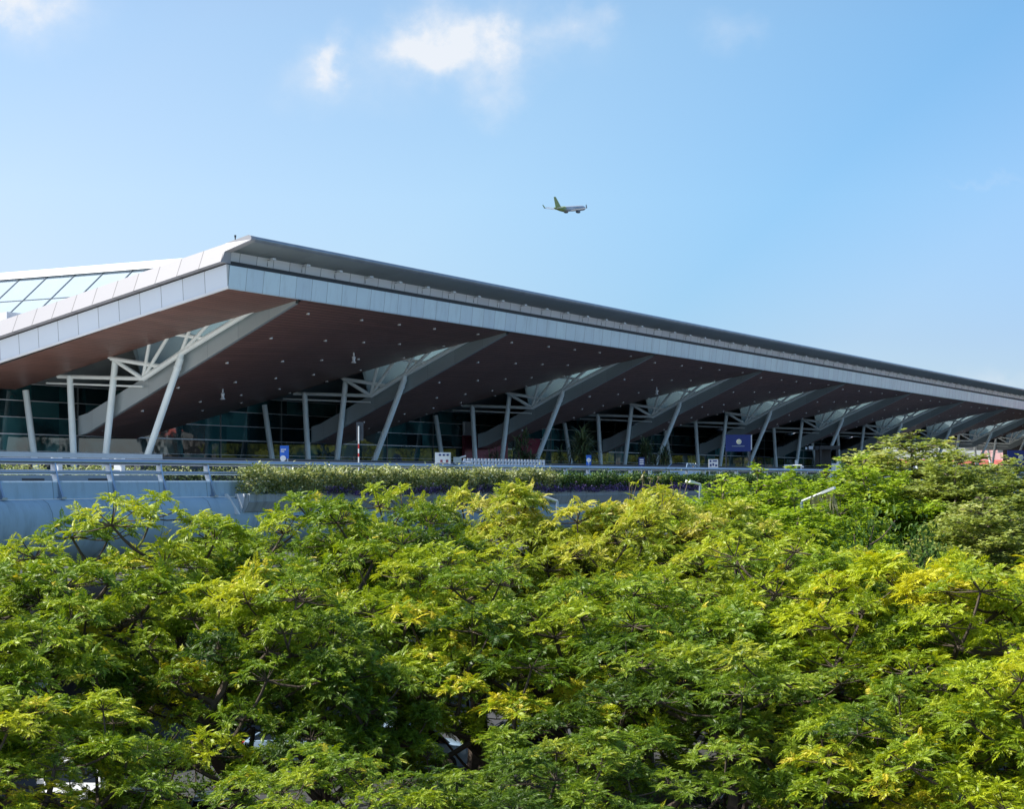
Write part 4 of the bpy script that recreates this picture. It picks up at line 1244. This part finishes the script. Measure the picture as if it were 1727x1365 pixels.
tag(q.build('barricade', M['text_white'], loc=(at(1410, 0, 160)[0], 160, dz)), 'pale blue white barricade in front of the dark kiosk', 'barricade')

# ============================================================ CARS
def make_car(name, label, paint, van=False):
    r_ = empty(name, (0, 0, 0), label, 'car', 'cars parked under the trees')
    L, W, H = (4.6, 1.86, 1.70) if van else (4.5, 1.8, 1.48)
    # lower body: cross-sections along the length
    xs = [0, .06, .25, .9, 1.4, 2.3, 3.3, 3.9, 4.3, 4.47, 4.5] if not van else [0, .05, .2, .7, 1.1, 2.3, 3.6, 4.2, 4.45, 4.56, 4.6]
    sh = [.62, .78, .88, .95, 1.0, 1.0, 1.0, .98, .92, .78, .62] if not van else [.65, .85, .95, 1.02, 1.06, 1.06, 1.06, 1.05, 1.02, .9, .7]
    bt = [.34, .28, .24, .2, .2, .2, .2, .2, .24, .28, .34]
    wd = [.62, .74, .84, .89, .9, .9, .9, .88, .82, .74, .62]
    mb = MB(); rows = []
    for x, s, b_, w in zip(xs, sh, bt, wd):
        w *= W / 1.8
        pr = [(-w * .9, b_), (-w, b_ + .12), (-w, (b_ + s) * .55), (-w * .94, s - .05), (-w * .78, s), (0, s + .02), (w * .78, s), (w * .94, s - .05), (w, (b_ + s) * .55), (w, b_ + .12), (w * .9, b_)]
        rows.append([(x - L / 2, y, z) for y, z in pr])
    mb.grid(rows, flip=True)
    mb.face(rows[0]); mb.face(rows[-1][::-1])
    mb.build('body', paint, r_, True, world=False)
    # glazed cabin
    cab = [(1.15, 1.0), (1.85, H - .04), (3.35, H - .02), (4.15, 1.0)] if not van else [(.75, 1.06), (1.45, H - .05), (4.1, H - .04), (4.5, 1.06)]
    hw = W / 2 * .88; rw = W / 2 * .68
    g = MB()
    lo = [(cab[0][0] - L / 2, cab[0][1] - .02), (cab[3][0] - L / 2, cab[3][1] - .02)]
    hi = [(cab[1][0] - L / 2, cab[1][1]), (cab[2][0] - L / 2, cab[2][1])]
    A = [(lo[0][0], -hw, lo[0][1]), (lo[1][0], -hw, lo[1][1]), (lo[1][0], hw, lo[1][1]), (lo[0][0], hw, lo[0][1])]
    B = [(hi[0][0], -rw, hi[0][1]), (hi[1][0], -rw, hi[1][1]), (hi[1][0], rw, hi[1][1]), (hi[0][0], rw, hi[0][1])]
    g.hexa(A + B)
    g.build('windows', M['carglass'], r_, world=False)
    rf = MB()
    rr_ = []
    for t in (0, .06, .3, .7, .94, 1):
        x = hi[0][0] - .05 + (hi[1][0] - hi[0][0] + .1) * t; dzz = .07 * math.sin(math.pi * (.12 + .76 * t))
        rr_.append([(x, y * (rw + .03), hi[0][1] + .005 + dzz * (1 - (abs(y) ** 3)) + .0) for y in (-1, -.85, -.4, 0, .4, .85, 1)])
    rf.grid(rr_, flip=True); rf.build('roof', paint, r_, True, world=False)
    for s in (-1, 1):
        for f in (0, .36, .7, 1):
            a = np.array([lo[0][0] + (lo[1][0] - lo[0][0]) * (f if f in (0, 1) else f), s * (hw + .012), lo[0][1]])
            b_ = np.array([hi[0][0] + (hi[1][0] - hi[0][0]) * f, s * (rw + .012), hi[0][1] + .02])
            pl_ = MB(); pl_.tube([a, b_], .035, 6); pl_.build('pillar', paint, r_, True, world=False)
    for x in (.85, L - .9):
        for s in (-1, 1):
            q = MB(); q.tube([(x - L / 2, s * (W / 2 - .2), .33), (x - L / 2, s * (W / 2 + .01), .33)], .33, 20)
            w_ = q.build('wheel', M['rubber'], r_, True, world=False)
            q = MB(); q.tube([(x - L / 2, s * (W / 2 - .05), .33), (x - L / 2, s * (W / 2 + .025), .33)], .2, 14)
            q.build('rim', M['chrome'], w_, True, world=False)
    for s in (-1, 1):
        q = MB(); q.box((-L / 2 + .1, s * .58, .70), (.2, .34, .14)); q.build('headlight', M['lamp_lens'], r_, world=False)
        q = MB(); q.box((L / 2 - .1, s * .6, .78), (.2, .26, .16)); q.build('tail_light', M['red'], r_, world=False)
        q = MB(); q.box((-L / 2 + 1.35, s * (W / 2 + .06), 1.02), (.12, .18, .13)); q.build('wing_mirror', paint, r_, world=False)
    return r_
paints = {'white': plain('white_car_paint', (.72, .74, .76), .18, var=.02), 'blue': plain('pale_blue_car_paint', (.30, .42, .55), .18, var=.02),
          'grey': plain('blue_grey_car_paint', (.10, .14, .20), .16, var=.02), 'navy': plain('navy_car_paint', (.02, .028, .045), .15, var=.02)}
def car(px, Yc, rz, col, van, label, z=0.0, group=None):
    c = make_car('parked_car', label, paints[col], van)
    x, _, _ = at(px, 0, Yc)
    c.location = (x, Yc, z); c.rotation_euler = (0, 0, R(rz))
    if group: c['group'] = group
    return c
car(672, 58.5, 200, 'blue', True, 'pale blue car with dark windows seen through the gap left of the thin grey pole')
car(905, 60, 185, 'navy', False, 'dark navy car behind the thin grey pole')
car(70, 45.5, 100, 'navy', False, 'dark car nose showing at the bottom left corner')
car(215, 46.5, 95, 'white', True, 'white car in the bottom left gap, beside the blue grey one')
car(368, 46, 95, 'grey', False, 'blue grey car roof at the bottom, right of the white cars')
car(130, 52, 97, 'white', False, 'white car further back at bottom left, behind the dark nose')
car(520, 60, 170, 'blue', False, 'pale blue car half hidden left of the car with dark windows')
car(1290, 52, 30, 'navy', False, 'dark car deep in the shade under the shaded green trees')
uu = u_at(1150, -11.0)
c = car(0, 0, 0, 'blue', False, 'pale blue car on the elevated road behind the blue tube rail', HC + DECK, 'cars on the elevated road')
c.location = P(uu, -11.0, DECK + .02); c.rotation_euler = (0, 0, math.atan2(CA, SA))

# ============================================================ STREET LAMPS, POLE
def lamp(px0, py0, px1, py1, Y0, Y1, label, w=.14):
    a = np.array(at(px0, py0, Y0)); b_ = np.array(at(px1, py1, Y1))
    r_ = empty('street_lamp', (a[0], a[1], 0), label, 'street lamp', 'white street lamps among the trees')
    q = MB(); q.tube([(a[0], a[1], 0), (a[0], a[1], a[2] - .3), tuple(a)], [.09, .07, .05], 10); q.build('pole', M['rail'], r_, True)
    q = MB(); m_ = a + (b_ - a) * .62
    q.tube([a, m_], .045, 8); q.build('arm', M['white'], r_, True)
    d = b_ - m_; d /= np.linalg.norm(d); sd = np.cross(d, (0, 0, 1)); sd /= np.linalg.norm(sd); up_ = np.cross(sd, d)
    q = MB(); q.box((m_ + b_) / 2, (np.linalg.norm(b_ - m_), w * 2, .1), ax=(d, sd, up_)); h = q.build('lamp_head', M['white'], r_)
    q = MB(); q.box((m_ + b_) / 2 - up_ * .055, (np.linalg.norm(b_ - m_) * .7, w * 1.4, .02), ax=(d, sd, up_)); q.build('lens', M['lamp_lens'], h)
lamp(940, 846, 886, 827, 64, 63.5, 'white lamp head poking out above the yellowing tree, below purple flowers')
lamp(1181, 817.5, 1160, 812, 67, 66.6, 'small white lamp head at the left end of the bright layered tree')
lamp(1352, 846, 1408, 823, 66, 65.5, 'long slanting white lamp arm over the flat layered green tree')
x, y, _ = at(818, 0, 52)
q = MB(); q.tube([(x, y, 0), (x, y, 3.9)], [.085, .075], 12); q.tube([(x, y, 3.9), (x, y, 4.0)], [.1, .1], 12)
tag(q.build('grey_pole', M['rail'], smooth=True, loc=(x, y, 0)), 'thin grey metal pole standing before the dark navy car', 'pole')
# hanging dry frond below the slanting lamp
rg = np.random.default_rng(5); c = np.array(at(1390, 838, 65.3))
pos = [c + np.array([rg.uniform(-.5, .5), rg.uniform(-.2, .2), rg.uniform(-.15, .1)]) for _ in range(60)]
o = leaf_mesh('dry_palm_frond', [p - c for p in pos], [(rg.normal(0, .25), rg.normal(0, .2), -1) for _ in pos], [(0, 1, .1)] * 60, [rg.uniform(.5, .9) for _ in pos], rg.uniform(0, 1, 60), *STRAP, M['dry'], None, tuple(c))
tag(o, 'pale dry palm frond hanging below the slanting white lamp arm', 'frond')

# dry upright shoots above the yellow trees
def shoots(px, py, Y, n, hgt, label, seed, red=False):
    rg = np.random.default_rng(seed); x, y, z = at(px, py, Y)
    root = empty('bare_shoot', (x, y, z - .5), label, 'branch')
    q = MB(); pos, fw = [], []
    for i in range(n):
        a = np.array([rg.normal(0, .06), rg.normal(0, .06), 0]); t = np.array([rg.normal(0, .32), rg.normal(0, .3), hgt * rg.uniform(.7, 1.1) + .5])
        q.tube([a, (a + t) / 2 + rg.normal(0, .05, 3), t], [.03, .022, .012], 5)
        for k in range(6): pos.append(t + rg.normal(0, .02, 3)); fw.append(rg.normal(0, 1, 3))
    q.build('stem', M['bark_pale'], root, True, world=False)
    leaf_mesh('leaf_tuft', pos, fw, [(0, 0, 1)] * len(pos), [.16] * len(pos), rg.uniform(.1, .9, len(pos)), *RHOMB, M['dry'] if red else M['leaf_olive'], root)
shoots(1060, 836, 58, 3, .55, 'pair of bare upright shoots in front of the purple flowers', 1)
shoots(1088, 836, 58, 4, .75, 'bare reddish shoots with a dry brown tuft in front of the purple flowers', 2, True)
shoots(1140, 838, 60, 3, .65, 'thin pale shoots with small leaf tufts left of the small white lamp head', 3)

# ============================================================ AIRCRAFT
pr = empty('airliner', at(961, 352, 1190), 'small white and lime green airliner climbing in the clear sky', 'aeroplane')
def loft(mb, st, n=16):
    rows = [[(x, r * math.cos(2 * math.pi * j / n), zc + r * math.sin(2 * math.pi * j / n)) for j in range(n + 1)] for x, r, zc in st]
    mb.grid(rows)
wh = plain('aircraft_white', (.42, .47, .52), .3, var=.02); gr = plain('aircraft_lime', (.30, .38, .10), .35, var=.02)
q = MB(); loft(q, [(-8, 1.88, 0), (14, 1.88, 0), (16.5, 1.7, -.1), (18.3, 1.2, -.3), (19.4, .5, -.5), (19.7, .05, -.55)]); loft(q, [(-8, 1.88, 0), (-9, 1.87, 0), (-9.01, 1.85, 0)])
fus = q.build('fuselage', wh, pr, True, world=False)
q = MB(); loft(q, [(-19.8, .2, 1.1), (-18.5, .6, .95), (-15, 1.2, .6), (-11, 1.72, .18), (-8, 1.9, 0), (-7, 1.9, 0)]); q.build('tail_section', gr, pr, True, world=False)
def slab(mb, a, b_, c, d, t):
    a, b_, c, d = [np.array(p, float) for p in (a, b_, c, d)]; nn = np.cross(b_ - a, d - a); nn /= np.linalg.norm(nn); nn *= t / 2
    mb.hexa([a - nn, b_ - nn, c - nn, d - nn, a + nn, b_ + nn, c + nn, d + nn])
for s in (1, -1):
    q = MB(); slab(q, (4.2, 1.5 * s, -1.2), (-3.2, 1.5 * s, -1.2), (-6.2, 17.2 * s, .6), (-4.6, 17.2 * s, .6), .35)
    w_ = q.build('wing', wh, pr, world=False)
    q = MB(); slab(q, (-4.6, 17.2 * s, .6), (-6.2, 17.2 * s, .6), (-7.3, 17.9 * s, 3.0), (-6.5, 17.9 * s, 3.0), .2); q.build('winglet', gr if s > 0 else wh, w_, world=False)
    q = MB(); loft(q, [(4.6, .8, 0), (4.2, 1.0, 0), (2.5, 1.05, 0), (.8, .7, 0), (.3, .45, 0)]); e = q.build('engine', M['girder'], pr, True, world=False)
    e.location = (0, 5.0 * s, -2.2)
    q = MB(); slab(q, (-14.6, .8 * s, 1.0), (-17.6, .8 * s, 1.0), (-19.2, 7.1 * s, 1.6), (-18.0, 7.1 * s, 1.6), .22); q.build('stabilizer', wh, pr, world=False)
q = MB(); slab(q, (-11.2, 0, 1.6), (-17.6, 0, 1.6), (-19.6, 0, 8.6), (-17.6, 0, 8.6), .35); q.build('tail_fin', gr, pr, world=False)
Mx = Matrix.Rotation(math.atan2(.81, .58), 4, 'Z') @ Matrix.Rotation(R(-9.0), 4, 'Y') @ Matrix.Rotation(R(5), 4, 'X')
pr.rotation_euler = Mx.to_euler()

# ============================================================ FAR BUILDINGS
def block(name, c, sz, rz, mat, label, rmat=None, ov=.6):
    r_ = empty(name, (c[0], c[1], 0), label, 'building', None, rz)
    w, d, h = sz
    q = MB()
    for a, b_ in (((-w / 2, -d / 2), (w / 2, -d / 2)), ((w / 2, -d / 2), (w / 2, d / 2)), ((w / 2, d / 2), (-w / 2, d / 2)), ((-w / 2, d / 2), (-w / 2, -d / 2))):
        l = math.hypot(b_[0] - a[0], b_[1] - a[1])
        q.face([(a[0], a[1], 0), (b_[0], b_[1], 0), (b_[0], b_[1], h), (a[0], a[1], h)], [(0, 0), (l, 0), (l, h), (0, h)])
    q.build('wall', mat, r_, world=False)
    q = MB(); q.hexa([(-w / 2 - ov, -d / 2 - ov, h), (w / 2 + ov, -d / 2 - ov, h), (w / 2 + ov, d / 2 + ov, h), (-w / 2 - ov, d / 2 + ov, h),
                      (-w / 2 + ov, -d / 2 + ov, h + 1.2), (w / 2 - ov, -d / 2 + ov, h + 1.2), (w / 2 - ov, d / 2 - ov, h + 1.2), (-w / 2 + ov, d / 2 - ov, h + 1.2)])
    q.build('roof', rmat or M['roof_top'], r_, world=False)
    return r_
x, y, z = at(1725, 747, 520); block('pink_building', (x + 4, y, 0), (26, 20, z), .2, M['pink'], 'pinkish building far behind the last slanting columns, right edge', M['roof_top'])
x, y, z = at(1640, 777, 460); block('low_hall', (x, y, 0), (18, 30, z - 1.2), .1, M['pale_concrete'], 'low hall with a red roof far beyond the end of the canopy', M['red_roof'], 1.2)
x, y, z = at(1545, 776, 430); block('low_hall', (x, y, 0), (22, 26, z - 1.2), .1, M['pale_concrete'], 'low hall with a paler red roof beyond the tallest olive tree', M['red_roof'], 1.2)
# outside the frame on the right: what the hall glass mirrors
for c, sz, m_, lab in (((175, 250), (26, 20, 17), 'beige_wall', 'pale hotel across the approach road, mirrored in the hall glass'),
                       ((250, 240), (30, 22, 15), 'grey_wall', 'grey office block across the approach road, mirrored in the hall glass'),
                       ((300, 330), (50, 30, 20), 'beige_wall', 'long pale apartment block far across the approach road')):
    block('office_building', c, sz, -.5, M[m_], lab)

block('office_building', (141, 268), (150, 20, 19.5), R(121.5), M['dim_wall'], 'long low grey airport annex across the approach road, mirrored in the hall glass', M['red_roof'])
# ============================================================ LIGHT, SKY, CAMERA
EL = R(49.0)
SV = Vector((-1.0, .04, 0)).normalized(); SV = Vector((SV.x * math.cos(EL), SV.y * math.cos(EL), math.sin(EL)))
ld = bpy.data.lights.new('sun', 'SUN'); ld.energy = 5.0; ld.angle = R(.53); ld.color = (1.0, .945, .86)
lo_ = bpy.data.objects.new('sun', ld); COL.objects.link(lo_)
lo_.rotation_euler = (-SV).to_track_quat('-Z', 'Y').to_euler(); lo_.location = (-80, 60, 90)

w = bpy.data.worlds.new('World'); SC.world = w; w.use_nodes = True
nt = w.node_tree; nt.nodes.clear()
out = nt.nodes.new('ShaderNodeOutputWorld')
sky = nt.nodes.new('ShaderNodeTexSky'); sky.sky_type = 'NISHITA'; sky.sun_disc = False
sky.sun_elevation = EL; sky.sun_rotation = math.atan2(SV.x, SV.y); sky.altitude = 0
sky.air_density = 1.0; sky.dust_density = .45; sky.ozone_density = 3.0
bg = nt.nodes.new('ShaderNodeBackground'); bg.inputs[1].default_value = 0.146
tc = nt.nodes.new('ShaderNodeTexCoord'); sep = nt.nodes.new('ShaderNodeSeparateXYZ')
nt.links.new(tc.outputs['Generated'], sep.inputs[0])
dp = nt.nodes.new('ShaderNodeVectorMath'); dp.operation = 'DOT_PRODUCT'
nt.links.new(tc.outputs['Generated'], dp.inputs[0]); dp.inputs[1].default_value = tuple(SV)
t1 = ramp(nt, mathn(nt, 'ADD', dp.outputs['Value'], .2), [(.09, (.64, .78, .86)), (.155, (.67, .81, .86)), (.24, (.585, .79, .84)), (.366, (.83, .895, .845)), (.53, (.98, .92, .83)), (1, (.95, .9, .84))])
t2 = ramp(nt, sep.outputs[2], [(0, (.80, .70, .80)), (.08, (.82, .73, .82)), (.16, (.97, .91, .93)), (.25, (1, 1, 1))])
nt.links.new(mixc(nt, 1.0, mixc(nt, 1.0, sky.outputs[0], t1, 'MULTIPLY'), t2, 'MULTIPLY'), bg.inputs[0])
yy = mathn(nt, 'MAXIMUM', sep.outputs[1], .05)
az = mathn(nt, 'DIVIDE', sep.outputs[0], yy); ev = mathn(nt, 'DIVIDE', sep.outputs[2], yy)
cmb = nt.nodes.new('ShaderNodeCombineXYZ'); nt.links.new(az, cmb.inputs[0]); nt.links.new(ev, cmb.inputs[1])
# wobble the cloud outlines
nw = nt.nodes.new('ShaderNodeTexNoise'); nw.inputs['Scale'].default_value = 30; nw.inputs['Detail'].default_value = 6; nw.inputs['Roughness'].default_value = .6
nt.links.new(cmb.outputs[0], nw.inputs['Vector'])
spn = nt.nodes.new('ShaderNodeSeparateColor'); nt.links.new(nw.outputs[1], spn.inputs[0])
azw = mathn(nt, 'ADD', az, mathn(nt, 'MULTIPLY', mathn(nt, 'SUBTRACT', spn.outputs[0], .5), .046))
evw = mathn(nt, 'ADD', ev, mathn(nt, 'MULTIPLY', mathn(nt, 'SUBTRACT', spn.outputs[1], .5), .036))
def blob(px, py, sx, sy, k):
    a0, e0 = (px - 863.5) / F, (808 - py) / F
    dx = mathn(nt, 'DIVIDE', mathn(nt, 'SUBTRACT', azw, a0), sx / F); dy = mathn(nt, 'DIVIDE', mathn(nt, 'SUBTRACT', evw, e0), sy / F)
    d2 = mathn(nt, 'ADD', mathn(nt, 'MULTIPLY', dx, dx), mathn(nt, 'MULTIPLY', dy, dy))
    return mathn(nt, 'MULTIPLY', mathn(nt, 'POWER', 2.718, mathn(nt, 'MULTIPLY', d2, -1.0)), k)
tot = None
for bl in [(765, 62, 92, 46, .72), (845, 66, 52, 30, .5), (700, 84, 64, 30, .6), (720, 112, 44, 26, .4), (800, 100, 80, 30, .3), (835, 150, 50, 46, .3), (850, 178, 34, 26, .15),
           (566, 96, 17, 40, .6), (553, 135, 20, 26, .45), (530, 130, 52, 48, .25), (18, 6, 90, 34, .95), (955, 45, 46, 26, .3), (1010, 15, 28, 22, .24), (1240, 50, 46, 32, .2),
           (1660, 298, 80, 6, .09), (1690, 640, 60, 16, .25), (620, 140, 110, 50, .14), (60, 40, 100, 46, .2), (900, 60, 140, 60, .10)]:
    t = blob(*bl); tot = t if tot is None else mathn(nt, 'ADD', tot, t)
nd_ = nt.nodes.new('ShaderNodeTexNoise'); nd_.inputs['Scale'].default_value = 46; nd_.inputs['Detail'].default_value = 8; nd_.inputs['Roughness'].default_value = .62
nt.links.new(cmb.outputs[0], nd_.inputs['Vector'])
mod = mathn(nt, 'MULTIPLY', tot, mathn(nt, 'ADD', mathn(nt, 'MULTIPLY', nd_.outputs[0], 2.3), -.15))
cl = ramp(nt, mod, [(.01, (0, 0, 0)), (.3, (.26, .26, .26)), (.7, (.68, .68, .68)), (1.0, (.95, .95, .95))])
front = mathn(nt, 'GREATER_THAN', sep.outputs[1], .05)
cl = mathn(nt, 'MULTIPLY', mathn(nt, 'MULTIPLY', cl, front), .92)
bc = nt.nodes.new('ShaderNodeBackground'); bc.inputs[0].default_value = (.93, .955, 1.0, 1); bc.inputs[1].default_value = .64
mx = nt.nodes.new('ShaderNodeMixShader'); nt.links.new(cl, mx.inputs[0]); nt.links.new(bg.outputs[0], mx.inputs[1]); nt.links.new(bc.outputs[0], mx.inputs[2])
nt.links.new(mx.outputs[0], out.inputs[0])

cd = bpy.data.cameras.new('camera'); cam = bpy.data.objects.new('camera', cd); COL.objects.link(cam)
cam.location = (0, 0, HC); cam.rotation_euler = (R(90), 0, 0)
cd.sensor_fit = 'HORIZONTAL'; cd.sensor_width = 36; cd.lens = F / 1727 * 36
cd.shift_y = (808 - 682.5) / 1727
cd.clip_start = .5; cd.clip_end = 8000
SC.camera = cam
SC.view_settings.view_transform = 'Standard'; SC.view_settings.look = 'None'
SC.view_settings.exposure = .6; SC.view_settings.gamma = 1
SC.cycles.max_bounces = 8; SC.cycles.transparent_max_bounces = 12
SC.cycles.use_denoising = True
